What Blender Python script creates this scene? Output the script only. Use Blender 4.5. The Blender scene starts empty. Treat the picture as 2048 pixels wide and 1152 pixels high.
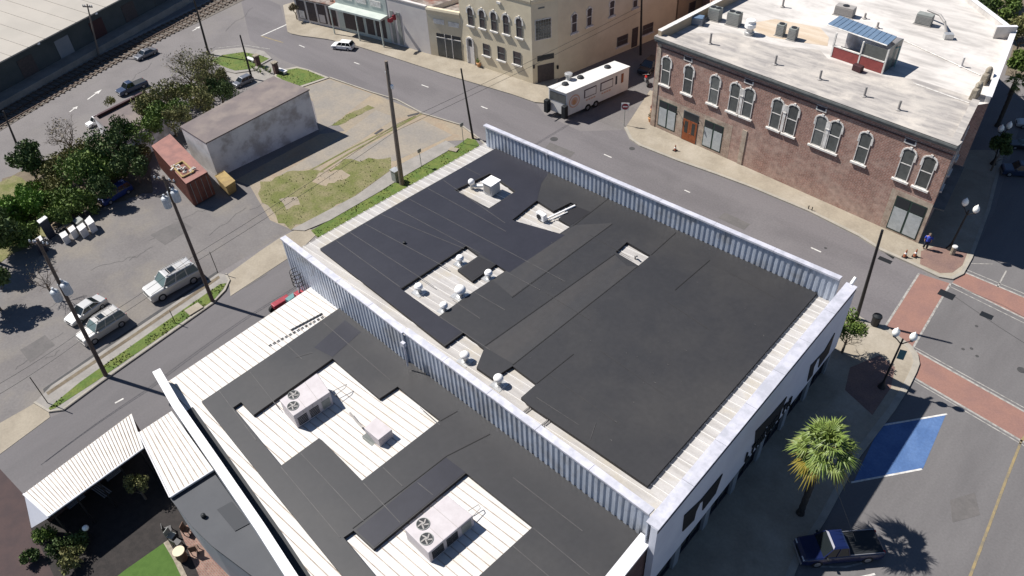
import bpy, bmesh, math, random
from mathutils import Vector, Matrix, noise
from mathutils.geometry import tessellate_polygon
R_ = math.radians
C = bpy.context.scene.collection
scene = bpy.context.scene
random.seed(7)

# ------------------------------------------------------------------ camera, sky, sun, exposure
CAM_H = 45.0
F_PX = 1563.9
RM = Matrix(((0.742, 0.669, -0.043), (0.430, -0.524, -0.735), (-0.514, 0.527, -0.676)))
RMT = RM.transposed()
def _orth():
    x = Vector((RM[0][0], RM[1][0], RM[2][0])).normalized()
    z = Vector((RM[0][2], RM[1][2], RM[2][2]))
    z = (z - x * z.dot(x)).normalized()
    y = z.cross(x)
    return Matrix((x, y, z))          # rows: world axes in camera coordinates (x right, y down, z forward)
W2C = _orth()
cam_d = bpy.data.cameras.new('camera'); cam = bpy.data.objects.new('camera', cam_d); C.objects.link(cam)
cam_d.sensor_width = 36; cam_d.lens = 36 * F_PX / 2048; cam_d.clip_end = 3000; cam_d.clip_start = 0.5
_m = W2C @ Matrix(((1, 0, 0), (0, -1, 0), (0, 0, -1)))
cam.matrix_world = Matrix.Translation((0, 0, CAM_H)) @ _m.to_4x4()
scene.camera = cam
SUN_EL, SUN_AZ = 51.0, 198.0          # the sun stands towards -X, slightly -Y
world = bpy.data.worlds.new('World'); scene.world = world; world.use_nodes = True
nt = world.node_tree
sky = nt.nodes.new('ShaderNodeTexSky'); sky.sky_type = 'NISHITA'; sky.sun_disc = False
sky.sun_elevation = R_(SUN_EL); sky.sun_rotation = R_(90 - SUN_AZ); sky.air_density = 0.75; sky.dust_density = 0.1; sky.ozone_density = 4.0
nt.links.new(sky.outputs[0], nt.nodes['Background'].inputs[0]); nt.nodes['Background'].inputs[1].default_value = 0.065
sd = bpy.data.lights.new('sun', 'SUN'); sd.energy = 5.0; sd.angle = R_(0.55); sd.color = (1.0, 0.965, 0.92)
sun = bpy.data.objects.new('sun', sd); C.objects.link(sun)
_d = Vector((math.cos(R_(SUN_AZ)) * math.cos(R_(SUN_EL)), math.sin(R_(SUN_AZ)) * math.cos(R_(SUN_EL)), math.sin(R_(SUN_EL))))
sun.rotation_euler = _d.to_track_quat('Z', 'Y').to_euler(); sun.location = (0, 0, 80)
scene.view_settings.view_transform = 'Standard'; scene.view_settings.look = 'None'
scene.view_settings.exposure = 0.55; scene.view_settings.gamma = 1

# ------------------------------------------------------------------ measuring the photograph: a pixel to a point on a plane of known height
def ray(u, v): return (W2C @ Vector((u - 1024, v - 576, F_PX))).normalized()
def P(u, v, z=0.0):
    d = ray(u, v); t = (z - CAM_H) / d.z
    return Vector((d.x * t, d.y * t, z))
def PS(u, v, a, b):                    # the plane z = a + b*x
    d = ray(u, v); t = (a - CAM_H) / (d.z - b * d.x)
    return Vector((d.x * t, d.y * t, CAM_H + d.z * t))
def HG(b, t, zb=0.0):                  # height of pixel t standing above ground pixel b
    p = P(b[0], b[1], zb); d = ray(*t)
    s = (p.x * d.x + p.y * d.y) / (d.x ** 2 + d.y ** 2)
    return CAM_H + d.z * s
class Wall:                            # a vertical plane through two plan points
    def __init__(s, a, b):
        s.a = Vector((a.x, a.y, 0)); s.b = Vector((b.x, b.y, 0)); s.L = (s.b - s.a).length
        s.d = (s.b - s.a).normalized(); s.n = Vector((s.d.y, -s.d.x, 0))
        if s.n.dot(-s.a) < 0: s.n = -s.n
    def st(s, u, v):
        d = ray(u, v); o = Vector((0, 0, CAM_H))
        t = (s.a - o).dot(s.n) / d.dot(s.n); p = o + d * t
        return (p - s.a).dot(s.d), p.z
    def at(s, q, z, off=0.0): return s.a + s.d * q + s.n * off + Vector((0, 0, z))
    def rect(s, bl, br, tr, tl):       # four pixels -> s0,s1,z0,z1
        q = [s.st(*p) for p in (bl, br, tr, tl)]
        return (q[0][0] + q[3][0]) / 2, (q[1][0] + q[2][0]) / 2, (q[0][1] + q[1][1]) / 2, (q[2][1] + q[3][1]) / 2

# ------------------------------------------------------------------ materials
def lin(c): return tuple(((x / 255) / 12.92 if x / 255 <= 0.04045 else ((x / 255 + 0.055) / 1.055) ** 2.4) for x in c)
MATS = {}
def mat(name, col, col2=None, scale=0.6, rough=0.8, metal=0.0, fine=0.12, bump=0.0, bscale=20, streak=None, detail=6, lo=0.4, hi=0.62, col3=None, scale3=0.1, spec=0.4, coat=0.0, vec=None):
    m = bpy.data.materials.new(name); m.use_nodes = True; n = m.node_tree.nodes; l = m.node_tree.links
    b = n['Principled BSDF']; b.inputs['Roughness'].default_value = rough; b.inputs['Metallic'].default_value = metal
    b.inputs['Specular IOR Level'].default_value = spec; b.inputs['Coat Weight'].default_value = coat
    g = n.new('ShaderNodeNewGeometry'); src = g.outputs['Position']
    if streak:
        mp = n.new('ShaderNodeMapping'); mp.inputs['Scale'].default_value = streak; l.new(src, mp.inputs[0]); ssrc = mp.outputs[0]
    else: ssrc = src
    cur = None
    def rgb(c):
        r = n.new('ShaderNodeRGB'); r.outputs[0].default_value = (*c, 1); return r.outputs[0]
    def nz(s, det, sc, lo, hi):
        t = n.new('ShaderNodeTexNoise'); t.inputs['Scale'].default_value = sc; t.inputs['Detail'].default_value = det; t.inputs['Roughness'].default_value = 0.62
        l.new(s, t.inputs['Vector'])
        r = n.new('ShaderNodeMapRange'); r.inputs[1].default_value = lo; r.inputs[2].default_value = hi; l.new(t.outputs[0], r.inputs[0]); return r.outputs[0], t.outputs[0]
    def mix(f, a, bb, mode='MIX'):
        x = n.new('ShaderNodeMix'); x.data_type = 'RGBA'; x.blend_type = mode
        if isinstance(f, float): x.inputs[0].default_value = f
        else: l.new(f, x.inputs[0])
        l.new(a, x.inputs[6]); l.new(bb, x.inputs[7]); return x.outputs[2]
    cur = rgb(col)
    if col2 is not None:
        f, _ = nz(ssrc, detail, scale, lo, hi); cur = mix(f, cur, rgb(col2))
    if col3 is not None:
        f, _ = nz(src, 5, scale3, 0.5, 0.66); cur = mix(f, cur, rgb(col3))
    if fine > 0:
        f, _ = nz(src, 3, bscale, 0.25, 0.75)
        v = n.new('ShaderNodeMapRange'); v.inputs[3].default_value = 1 - fine; v.inputs[4].default_value = 1 + fine; l.new(f, v.inputs[0])
        h = n.new('ShaderNodeVectorMath'); h.operation = 'SCALE'; l.new(cur, h.inputs[0]); l.new(v.outputs[0], h.inputs['Scale']); cur = h.outputs[0]
    l.new(cur, b.inputs['Base Color'])
    if bump:
        t = n.new('ShaderNodeTexNoise'); t.inputs['Scale'].default_value = bscale; t.inputs['Detail'].default_value = 4; l.new(src, t.inputs['Vector'])
        bm = n.new('ShaderNodeBump'); bm.inputs['Strength'].default_value = bump; bm.inputs['Distance'].default_value = 0.065; l.new(t.outputs[0], bm.inputs['Height']); l.new(bm.outputs[0], b.inputs['Normal'])
    MATS[name] = m; return m
def brick_mat(name, c1, c2, mortar, worn, wear=(0.52, 0.62), bw=0.42, rh=0.14, horiz=False, msize=0.018, zwear=0):
    m = bpy.data.materials.new(name); m.use_nodes = True; n = m.node_tree.nodes; l = m.node_tree.links; b = n['Principled BSDF']; b.inputs['Roughness'].default_value = 0.9
    g = n.new('ShaderNodeNewGeometry'); sx = n.new('ShaderNodeSeparateXYZ'); l.new(g.outputs['Position'], sx.inputs[0])
    cb = n.new('ShaderNodeCombineXYZ')
    if horiz: l.new(sx.outputs[0], cb.inputs[0]); l.new(sx.outputs[1], cb.inputs[1])
    else:
        ad = n.new('ShaderNodeMath'); l.new(sx.outputs[0], ad.inputs[0]); l.new(sx.outputs[1], ad.inputs[1]); l.new(ad.outputs[0], cb.inputs[0]); l.new(sx.outputs[2], cb.inputs[1])
    bt = n.new('ShaderNodeTexBrick'); bt.inputs['Scale'].default_value = 1; bt.inputs['Brick Width'].default_value = bw; bt.inputs['Row Height'].default_value = rh; bt.inputs['Mortar Size'].default_value = msize
    bt.inputs['Color1'].default_value = (*c1, 1); bt.inputs['Color2'].default_value = (*c2, 1); bt.inputs['Mortar'].default_value = (*mortar, 1); l.new(cb.outputs[0], bt.inputs[0])
    t = n.new('ShaderNodeTexNoise'); t.inputs['Scale'].default_value = 0.45; t.inputs['Detail'].default_value = 9; t.inputs['Roughness'].default_value = 0.72; l.new(g.outputs['Position'], t.inputs[0])
    r = n.new('ShaderNodeMapRange'); r.inputs[1].default_value = wear[0]; r.inputs[2].default_value = wear[1]; r.inputs[4].default_value = 0.8; 
    if zwear:
        zr_ = n.new('ShaderNodeMapRange'); zr_.inputs[1].default_value = 5.2; zr_.inputs[2].default_value = 1.5; zr_.inputs[4].default_value = zwear; l.new(sx.outputs[2], zr_.inputs[0])
        ad2 = n.new('ShaderNodeMath'); l.new(t.outputs[0], ad2.inputs[0]); l.new(zr_.outputs[0], ad2.inputs[1]); l.new(ad2.outputs[0], r.inputs[0])
    else: l.new(t.outputs[0], r.inputs[0])
    x = n.new('ShaderNodeMix'); x.data_type = 'RGBA'; l.new(r.outputs[0], x.inputs[0]); l.new(bt.outputs[0], x.inputs[6]); x.inputs[7].default_value = (*worn, 1)
    t2 = n.new('ShaderNodeTexNoise'); t2.inputs['Scale'].default_value = 2.6; t2.inputs['Detail'].default_value = 4; l.new(g.outputs['Position'], t2.inputs[0])
    v = n.new('ShaderNodeMapRange'); v.inputs[1].default_value = .3; v.inputs[2].default_value = .7; v.inputs[3].default_value = 0.8; v.inputs[4].default_value = 1.2; l.new(t2.outputs[0], v.inputs[0])
    h = n.new('ShaderNodeVectorMath'); h.operation = 'SCALE'; l.new(x.outputs[2], h.inputs[0]); l.new(v.outputs[0], h.inputs['Scale'])
    l.new(h.outputs[0], b.inputs['Base Color']); MATS[name] = m; return m
M = MATS
mat('asphalt', (.168, .154, .150), (.145, .133, .130), .25, .9, fine=.16, bscale=7, bump=.2, col3=(.172, .157, .146), scale3=.08)
mat('asphalt_smooth', (.142, .130, .132), (.118, .108, .110), .22, .88, fine=.14, bscale=6, streak=(.18, 1.5, 1), col3=(.155, .143, .143), scale3=.07)
mat('asphalt_lot', (.155, .143, .136), (.130, .119, .115), .22, .9, fine=.14, bscale=5, col3=(.185, .165, .14), scale3=.12)
mat('asphalt_front', (.140, .132, .130), (.116, .109, .108), .2, .9, fine=.1, bscale=7, streak=(1.5, .35, 1))
mat('asphalt_side', (.132, .123, .124), (.112, .105, .106), .2, .9, fine=.08, bscale=7, streak=(1.5, .3, 1))
mat('tar', (.045, .044, .045), (.06, .058, .056), 2, .8)
mat('asphalt_patch', (.105, .098, .094), (.125, .115, .11), 1, .9, fine=.1, bscale=6)
mat('concrete', (.30, .26, .20), (.25, .215, .165), .5, .9, fine=.1, bscale=6, col3=(.34, .30, .24), scale3=.2)
mat('concrete_grey', (.27, .25, .225), (.22, .205, .185), .7, .9, fine=.1, bscale=6)
mat('painted_shade', (.022, .019, .018), (.032, .027, .025), 2, .95, fine=.3)  # courtyard ground with the shade put into its colour
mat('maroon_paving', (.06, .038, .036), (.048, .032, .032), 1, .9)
mat('annex_roof', (.060, .063, .070), (.052, .055, .062), .5, .7, fine=.06)
mat('annex_hatch', (.028, .031, .037), None, rough=.7)
mat('concrete_lot', (.29, .235, .165), (.235, .20, .155), .22, .92, fine=.14, bscale=4, col3=(.26, .185, .125), scale3=.16)
mat('concrete_stain', (.215, .195, .17), (.26, .225, .18), .35, .92, fine=.12, bscale=4)
mat('kerb', (.33, .30, .25), (.27, .25, .21), 1.2, .9)
mat('grass', (.115, .125, .035), (.18, .16, .08), .55, .95, fine=.35, bscale=6, bump=.5)
mat('grass_green', (.075, .12, .022), (.115, .14, .03), .9, .95, fine=.3, bscale=6, bump=.5)
mat('blade', (.10, .125, .032), (.07, .10, .022), 2, .9)
mat('turf', (.06, .115, .02), (.05, .10, .016), 2.5, .95, fine=.15, bscale=25)
mat('dirt', (.12, .095, .065), (.16, .13, .09), .6, .95, fine=.25, bscale=5)
mat('ballast', (.115, .10, .085), (.16, .14, .12), 2.2, .95, fine=.35, bscale=9, bump=.6)
mat('rail_steel', (.16, .12, .10), None, rough=.5, metal=.7)
mat('timber', (.10, .075, .055), (.13, .10, .08), 3, .9)
mat('crosswalk_red', (.25, .135, .105), (.215, .12, .10), .6, .9, fine=.12, bscale=8)
mat('paver_red', (.20, .125, .10), (.165, .105, .09), .8, .9, fine=.2, bscale=9)
mat('paint_white', (.62, .60, .56), (.42, .40, .37), 3, .8)
mat('paint_faded', (.36, .34, .31), (.2, .19, .175), 3, .85)
mat('paint_yellow', (.27, .205, .10), (.16, .14, .105), 1.8, .85)
mat('paint_blue', (.06, .12, .26), (.085, .155, .31), .6, .8, fine=.15, bscale=6)
mat('membrane', (.029, .028, .029), (.0255, .025, .0265), .3, .5, fine=.10, bscale=3, col3=(.038, .036, .035), scale3=.09, spec=.4)
mat('membrane_dust', (.041, .038, .037), (.034, .033, .034), .35, .55, fine=.1, bscale=2, streak=(1.6, .35, 1))
mat('membrane_new', (.018, .018, .0255), (.022, .022, .030), .3, .5, fine=.08, bscale=3, spec=.35)
mat('membrane_black', (.013, .012, .014), None, rough=.6, fine=.08)
mat('seam_light', (.085, .08, .078), (.055, .052, .052), 1.5, .6)
mat('seam_dark', (.012, .011, .011), None, rough=.7)
mat('metal_roof', (.41, .39, .37), (.33, .31, .29), .9, .5, metal=.0, streak=(.35, 2.2, 1), col3=(.38, .345, .29), scale3=.35, fine=.08, bscale=9)
mat('rib_light', (.62, .60, .57), None, rough=.5)
mat('rib_dirt', (.27, .215, .17), (.42, .37, .32), 1.2, .7)
mat('metal_roof_white', (.58, .565, .545), (.52, .50, .47), .8, .5, streak=(.4, 1.6, 1), fine=.07, bscale=8, col3=(.55, .51, .45), scale3=.5)
mat('corrugated', (.50, .54, .61), (.40, .44, .51), 1.2, .42, metal=.3, streak=(2, 2, .3), fine=.08, bscale=3, col3=(.36, .37, .39), scale3=.5)
mat('coping', (.58, .57, .62), (.44, .44, .48), 1.3, .5, metal=.2, fine=.05)
mat('coping_white', (.70, .685, .69), (.62, .61, .61), 1, .5, fine=.04)
mat('sign_board', (.62, .63, .68), (.56, .57, .63), .5, .6, fine=.03)
mat('black_paint', (.008, .010, .012), None, rough=.6)
mat('dark_trim', (.02, .022, .035), None, rough=.6)
mat('ac_paint', (.50, .46, .46), (.45, .41, .41), 1.5, .6, fine=.04)
mat('ac_grey', (.26, .27, .25), (.21, .22, .20), 2, .6)
mat('galv', (.55, .55, .54), (.42, .42, .41), 3, .4, metal=.5)
mat('white_cap', (.85, .83, .80), None, rough=.4)
mat('dark_grille', (.02, .022, .025), None, rough=.6)
mat('pipe', (.30, .28, .26), None, rough=.6)
brick_mat('brick', (.30, .155, .112), (.225, .115, .085), (.38, .29, .25), (.40, .29, .235), wear=(.5, .68), zwear=.10)
brick_mat('brick_worn', (.32, .22, .165), (.26, .175, .14), (.38, .32, .25), (.42, .36, .28), wear=(.45, .58))
brick_mat('brick_dark', (.10, .045, .038), (.075, .036, .032), (.12, .09, .08), (.12, .08, .07))
brick_mat('patio_brick', (.23, .12, .09), (.17, .085, .07), (.2, .16, .13), (.26, .17, .13), horiz=True, bw=.25, rh=.12)
mat('stucco_yellow', (.64, .555, .40), (.58, .50, .36), .5, .9, fine=.05, col3=(.68, .60, .45), scale3=.2)
mat('stucco_tan', (.40, .31, .21), (.35, .28, .20), .6, .9, fine=.05)
mat('stucco_white', (.60, .56, .52), (.54, .50, .47), .5, .9, fine=.05)
mat('stucco_mint', (.48, .52, .47), (.42, .46, .42), .8, .9, fine=.06)
mat('trim_white', (.72, .69, .64), (.52, .49, .45), 3, .7)
mat('trim_grey', (.15, .155, .15), (.11, .115, .11), 1.5, .7)
mat('trim_green', (.018, .04, .032), None, rough=.5)
mat('glass', (.018, .022, .026), None, rough=.12, fine=0, spec=.6)
mat('glass_shade', (.10, .105, .10), (.075, .08, .075), 2, .3, fine=.05, spec=.5)
mat('blind', (.40, .42, .42), (.33, .35, .35), 2, .7)
mat('shutter_dark', (.075, .06, .058), (.055, .045, .045), 4, .7)
mat('door_red', (.26, .075, .025), (.20, .055, .02), 4, .5)
mat('roof_white', (.54, .505, .465), (.36, .335, .31), .45, .8, streak=(.5, 2.2, 1), detail=8, fine=.08, col3=(.64, .60, .555), scale3=.12, lo=.42, hi=.66)
mat('roof_dirty', (.42, .385, .345), (.27, .25, .235), .6, .85, streak=(.6, 2.4, 1), detail=9, fine=.12, col3=(.50, .455, .40), scale3=.3)
mat('roof_ochre', (.46, .36, .26), (.55, .46, .36), .6, .85, streak=(.3, 2, 1))
mat('roof_blue', (.13, .19, .27), (.105, .16, .235), 1.5, .5)
mat('red_siding', (.27, .062, .055), (.22, .05, .046), 2, .7)
mat('rusty_roof', (.13, .10, .085), (.32, .28, .24), 1.1, .9, detail=10, fine=.2, col3=(.20, .07, .04), scale3=.4)
mat('brown_roof', (.165, .135, .125), (.135, .112, .108), .5, .9, fine=.1, col3=(.20, .165, .145), scale3=.3)
mat('old_plaster', (.66, .65, .66), (.52, .51, .53), .55, .9, detail=10, fine=.12, col3=(.38, .35, .34), scale3=.55, lo=.4, hi=.6)
mat('white_plaster', (.62, .60, .58), (.5, .48, .46), .8, .8)
mat('container_red', (.27, .125, .10), (.20, .095, .08), 1.2, .7, fine=.1)
mat('container_side', (.17, .062, .042), (.12, .045, .034), 1.5, .7, fine=.1)
mat('ochre_paint', (.33, .235, .09), (.24, .165, .07), 2, .8)
mat('warehouse_roof', (.40, .365, .315), (.36, .33, .285), .15, .8, fine=.04)
mat('warehouse_wall', (.075, .085, .085), (.055, .065, .068), .5, .9)
mat('grey_wall', (.23, .245, .265), (.21, .225, .245), .4, .8, fine=.04)
mat('pole_wood', (.115, .085, .068), (.075, .055, .045), 4, .9, streak=(6, 6, .4))
mat('pole_light', (.22, .18, .145), (.15, .12, .10), 4, .9, streak=(6, 6, .4))
mat('pole_black', (.018, .017, .018), None, rough=.5)
mat('transformer', (.42, .44, .46), (.34, .36, .38), 3, .5)
mat('bark', (.11, .085, .062), (.15, .12, .09), 5, .95)
mat('bark_pale', (.17, .13, .10), (.11, .085, .065), 5, .95)
mat('leaf_dark', (.042, .072, .02), (.08, .12, .03), 1.3, .75, fine=.35, bscale=4)
mat('leaf_mid', (.075, .125, .024), (.135, .19, .036), 1.2, .75, fine=.4, bscale=4)
mat('leaf_bright', (.09, .18, .02), (.14, .24, .04), 1.2, .75, fine=.4, bscale=4)
mat('leaf_olive', (.12, .13, .04), (.18, .165, .065), 1.0, .8, fine=.35, bscale=4)
mat('leaf_brown', (.20, .155, .10), (.15, .135, .07), 1.2, .85, fine=.35, bscale=4)
mat('leaf_palm', (.11, .165, .028), (.17, .215, .05), 1.5, .5, fine=.25, bscale=5)
mat('leaf_palm_yellow', (.19, .15, .02), (.23, .19, .035), 1.5, .5)
mat('white_box', (.62, .61, .60), (.5, .49, .48), 2, .6)
mat('navy_box', (.012, .018, .035), None, rough=.6)
mat('rubber', (.012, .012, .013), None, rough=.8)
mat('rim', (.35, .35, .36), None, rough=.35, metal=.6)
mat('car_glass', (.012, .016, .018), None, rough=.08, spec=.7)
mat('car_glass_pale', (.10, .14, .14), None, rough=.15, spec=.7)
mat('car_silver', (.50, .49, .47), None, rough=.3, metal=.25, coat=.5, fine=.02)
mat('car_champagne', (.47, .45, .42), None, rough=.32, metal=.25, coat=.5, fine=.02)
mat('car_white', (.75, .74, .72), None, rough=.3, coat=.5, fine=.02)
mat('car_grey', (.16, .165, .18), None, rough=.3, metal=.3, coat=.5, fine=.02)
mat('trunk_dark', (.045, .038, .032), (.06, .05, .042), 5, .95)
mat('glass_blind', (.15, .155, .145), (.11, .115, .11), 2, .35, fine=.05, spec=.5)
mat('glass_deep', (.055, .06, .058), (.08, .082, .078), 2, .25, fine=.05, spec=.5)
mat('car_navy', (.006, .012, .055), None, rough=.3, coat=.5, fine=.02)
mat('car_blue', (.018, .032, .07), None, rough=.35, coat=.5, fine=.02)
mat('car_black', (.016, .017, .022), None, rough=.3, coat=.5, fine=.02)
mat('lamp_clear', (.6, .6, .58), None, rough=.15)
mat('lamp_red', (.35, .02, .015), None, rough=.3)
mat('red_paint', (.30, .03, .045), (.24, .025, .035), 3, .5)
mat('orange_cone', (.30, .10, .05), None, rough=.6)
mat('truck_white', (.66, .64, .60), (.60, .585, .55), 1.2, .45, fine=.03)
mat('logo_peach', (.55, .34, .25), None, rough=.6)
mat('logo_orange', (.50, .26, .12), None, rough=.6)
mat('maroon', (.05, .018, .02), None, rough=.6)
mat('globe', (.85, .84, .78), None, rough=.3)
mat('teal_box', (.10, .22, .22), None, rough=.6)
mat('tarp_blue', (.012, .035, .16), (.01, .028, .12), 2, .5)
mat('stone', (.30, .26, .20), (.20, .17, .13), 4, .9, bump=.5, bscale=6)
mat('skin', (.35, .2, .14), None, rough=.6)
mat('cloth_blue', (.03, .06, .35), None, rough=.9)
mat('wood_table', (.13, .07, .045), (.10, .055, .035), 6, .7)

# ------------------------------------------------------------------ mesh builder and scene tree
ORG = {}
class MB:
    def __init__(s): s.v = []; s.f = []; s.m = []
    def add(s, vs, fs, mi=0):
        o = len(s.v); s.v += [Vector(v) for v in vs]; s.f += [[i + o for i in f] for f in fs]; s.m += [mi] * len(fs); return s
    def box(s, c, size, rz=0.0, mi=0, taper=1.0, rot=None):
        hx, hy, hz = size[0] / 2, size[1] / 2, size[2] / 2
        pts = []
        for z, k in ((-hz, 1), (hz, taper)):
            for x, y in ((-hx, -hy), (hx, -hy), (hx, hy), (-hx, hy)): pts.append(Vector((x * k, y * k, z)))
        m = rot if rot is not None else Matrix.Rotation(rz, 3, 'Z')
        return s.add([m @ p + Vector(c) for p in pts], [(0, 3, 2, 1), (4, 5, 6, 7), (0, 1, 5, 4), (1, 2, 6, 5), (2, 3, 7, 6), (3, 0, 4, 7)], mi)
    def hull8(s, b, t, mi=0):          # bottom quad and top quad
        n = len(b)
        return s.add(list(b) + list(t), [tuple(reversed(range(n))), tuple(range(n, 2 * n))] + [(i, (i + 1) % n, n + (i + 1) % n, n + i) for i in range(n)], mi)
    def prism(s, pts, dz, holes=(), mi=0, mi_side=None, bottom=False):   # pts: top outline; body hangs dz below
        loops = [list(pts)] + [list(h) for h in holes]
        flat = [Vector(p) for lp in loops for p in lp]
        tris = tessellate_polygon([[Vector((p[0], p[1], 0)) for p in lp] for lp in loops])
        n = len(flat); o = len(s.v); s.v += flat + [p - Vector((0, 0, dz)) for p in flat] if dz else flat
        for t in tris:
            a, b, c = (flat[i] for i in t)
            up = (b - a).cross(c - a).z > 0
            t = tuple(t) if up else tuple(reversed(t))
            s.f.append([i + o for i in t]); s.m.append(mi)
            if bottom and dz: s.f.append([i + n + o for i in reversed(t)]); s.m.append(mi)
        if dz:
            k = 0
            for lp in loops:
                m = len(lp)
                for i in range(m):
                    a, b = k + i, k + (i + 1) % m
                    s.f.append([o + a, o + b, o + n + b, o + n + a]); s.m.append(mi if mi_side is None else mi_side)
                k += m
        return s
    def tube(s, p0, p1, r0, r1=None, n=8, mi=0, cap=True):
        p0, p1 = Vector(p0), Vector(p1); r1 = r0 if r1 is None else r1; d = (p1 - p0)
        if d.length < 1e-6: return s
        d.normalize(); a = d.orthogonal().normalized(); b = d.cross(a); vs = []
        for p, r in ((p0, r0), (p1, r1)):
            for i in range(n):
                t = 2 * math.pi * i / n; vs.append(p + (a * math.cos(t) + b * math.sin(t)) * r)
        fs = [(i, (i + 1) % n, n + (i + 1) % n, n + i) for i in range(n)]
        if cap: fs += [tuple(reversed(range(n))), tuple(range(n, 2 * n))]
        return s.add(vs, fs, mi)
    def path(s, pts, r, n=6, mi=0):
        for a, b in zip(pts[:-1], pts[1:]): s.tube(a, b, r, r, n, mi)
        return s
    def lathe(s, c, prof, n=14, mi=0):   # prof: (r, z) list
        c = Vector(c); vs = []; fs = []
        for r, z in prof:
            for i in range(n):
                t = 2 * math.pi * i / n; vs.append(c + Vector((r * math.cos(t), r * math.sin(t), z)))
        for k in range(len(prof) - 1):
            for i in range(n): fs.append((k * n + i, k * n + (i + 1) % n, (k + 1) * n + (i + 1) % n, (k + 1) * n + i))
        fs.append(tuple(range((len(prof) - 1) * n, len(prof) * n)))
        return s.add(vs, fs, mi)
    def ball(s, c, r, n=10, mi=0, sc=(1, 1, 1)):
        c = Vector(c); vs = []; fs = []; m = max(4, n // 2)
        for k in range(m + 1):
            ph = math.pi * k / m
            for i in range(n):
                t = 2 * math.pi * i / n; vs.append(c + Vector((r * math.sin(ph) * math.cos(t) * sc[0], r * math.sin(ph) * math.sin(t) * sc[1], r * math.cos(ph) * sc[2])))
        for k in range(m):
            for i in range(n): fs.append((k * n + i, (k + 1) * n + i, (k + 1) * n + (i + 1) % n, k * n + (i + 1) % n))
        return s.add(vs, fs, mi)
    def build(s, name, mats, parent=None, smooth=False, kind=None, bevel=0.0, loc=None, raw=False):
        if isinstance(mats, str): mats = [mats]
        me = bpy.data.meshes.new(name)
        off = Vector((0, 0, 0))
        if parent is not None: off = ORG.get(parent.name, Vector((0, 0, 0)))
        elif loc is not None: off = Vector(loc)
        me.from_pydata([v - off for v in s.v], [], s.f)
        for m in mats: me.materials.append(MATS[m])
        me.polygons.foreach_set('material_index', s.m)
        if not raw:
            bm = bmesh.new(); bm.from_mesh(me); bmesh.ops.remove_doubles(bm, verts=bm.verts, dist=1e-5)
            bmesh.ops.recalc_face_normals(bm, faces=bm.faces); bm.to_mesh(me); bm.free()
        if smooth: me.polygons.foreach_set('use_smooth', [True] * len(me.polygons))
        o = bpy.data.objects.new(name, me); C.objects.link(o)
        if parent is not None: o.parent = parent
        elif loc is not None: o.location = loc
        ORG[o.name] = off
        if bevel > 0:
            b = o.modifiers.new('bevel', 'BEVEL'); b.width = bevel; b.segments = 2; b.limit_method = 'ANGLE'; b.angle_limit = R_(40)
        if kind: o['kind'] = kind
        return o
def tag(o, label, cat, group=None):
    o['label'] = label; o['category'] = cat
    if group: o['group'] = group
    return o
def thing(name, label, cat, loc=(0, 0, 0), rz=0.0, group=None, local=False):
    o = bpy.data.objects.new(name, None); C.objects.link(o); o.location = loc; o.rotation_euler = (0, 0, rz)
    o.empty_display_size = .3
    ORG[o.name] = Vector((0, 0, 0)) if local else Vector(loc)
    return tag(o, label, cat, group)
def copy_tree(o, parent=None):
    c = o.copy(); C.objects.link(c)
    if parent is not None: c.parent = parent
    for ch in [x for x in bpy.data.objects if x.parent == o]: copy_tree(ch, c)
    return c
def sheet(name, px, m, z, kind='structure', holes=()):
    pts = [P(u, v, z) for u, v in px]; hs = [[P(u, v, z) for u, v in h] for h in holes]
    return MB().prism(pts, 0, hs).build(name, m, kind=kind)
def rough(px, amp=4, step=9, seed=1):
    rnd = random.Random(seed); out = []
    for i, (a, b) in enumerate(zip(px, px[1:] + px[:1])):
        L = math.hypot(b[0] - a[0], b[1] - a[1]); n = max(1, int(L / step))
        for k in range(n): out.append((a[0] + (b[0] - a[0]) * k / n + rnd.uniform(-amp, amp), a[1] + (b[1] - a[1]) * k / n + rnd.uniform(-amp, amp) * .6))
    return out
def slab(name, px, m, z=.13, th=.2, kind='structure', side='kerb', holes=()):
    pts = [P(u, v, z) for u, v in px]; hs = [[P(u, v, z) for u, v in h] for h in holes]
    return MB().prism(pts, th, hs, 0, 1).build(name, [m, side], kind=kind)
def ribbon(pts, w, z=None):            # flat strip of width w along world points
    vs = []; out = MB()
    n = len(pts)
    for i, p in enumerate(pts):
        a = pts[max(0, i - 1)]; b = pts[min(n - 1, i + 1)]; d = (b - a); d.z = 0; d.normalize(); q = Vector((-d.y, d.x, 0)) * w / 2
        zz = p.z if z is None else z
        vs += [Vector((p.x + q.x, p.y + q.y, zz)), Vector((p.x - q.x, p.y - q.y, zz))]
    out.add(vs, [(2 * i, 2 * i + 1, 2 * i + 3, 2 * i + 2) for i in range(n - 1)]); return out
def mark(name, px, w, m='paint_white', z=.014, kind='structure'):
    return ribbon([P(u, v, z) for u, v in px], w).build(name, m, kind=kind)
def kerb(px, w=.16, h=.14, name='kerb', m='kerb'):
    pts = [P(u, v, 0) for u, v in px]; mb = MB(); n = len(pts); L = []
    for i, p in enumerate(pts):
        a = pts[max(0, i - 1)]; b = pts[min(n - 1, i + 1)]; d = (b - a).normalized(); q = Vector((-d.y, d.x, 0)) * w / 2; L.append((p + q, p - q))
    up = Vector((0, 0, h)); vs = []
    for a, b in L: vs += [a, b, b + up, a + up]
    fs = []
    for i in range(n - 1):
        k = 4 * i
        fs += [(k, k + 4, k + 7, k + 3), (k + 3, k + 7, k + 6, k + 2), (k + 2, k + 6, k + 5, k + 1)]
    fs += [(0, 3, 2, 1), (4 * n - 4, 4 * n - 3, 4 * n - 2, 4 * n - 1)]
    mb.add(vs, fs); return mb.build(name, m, kind='structure')

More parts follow.
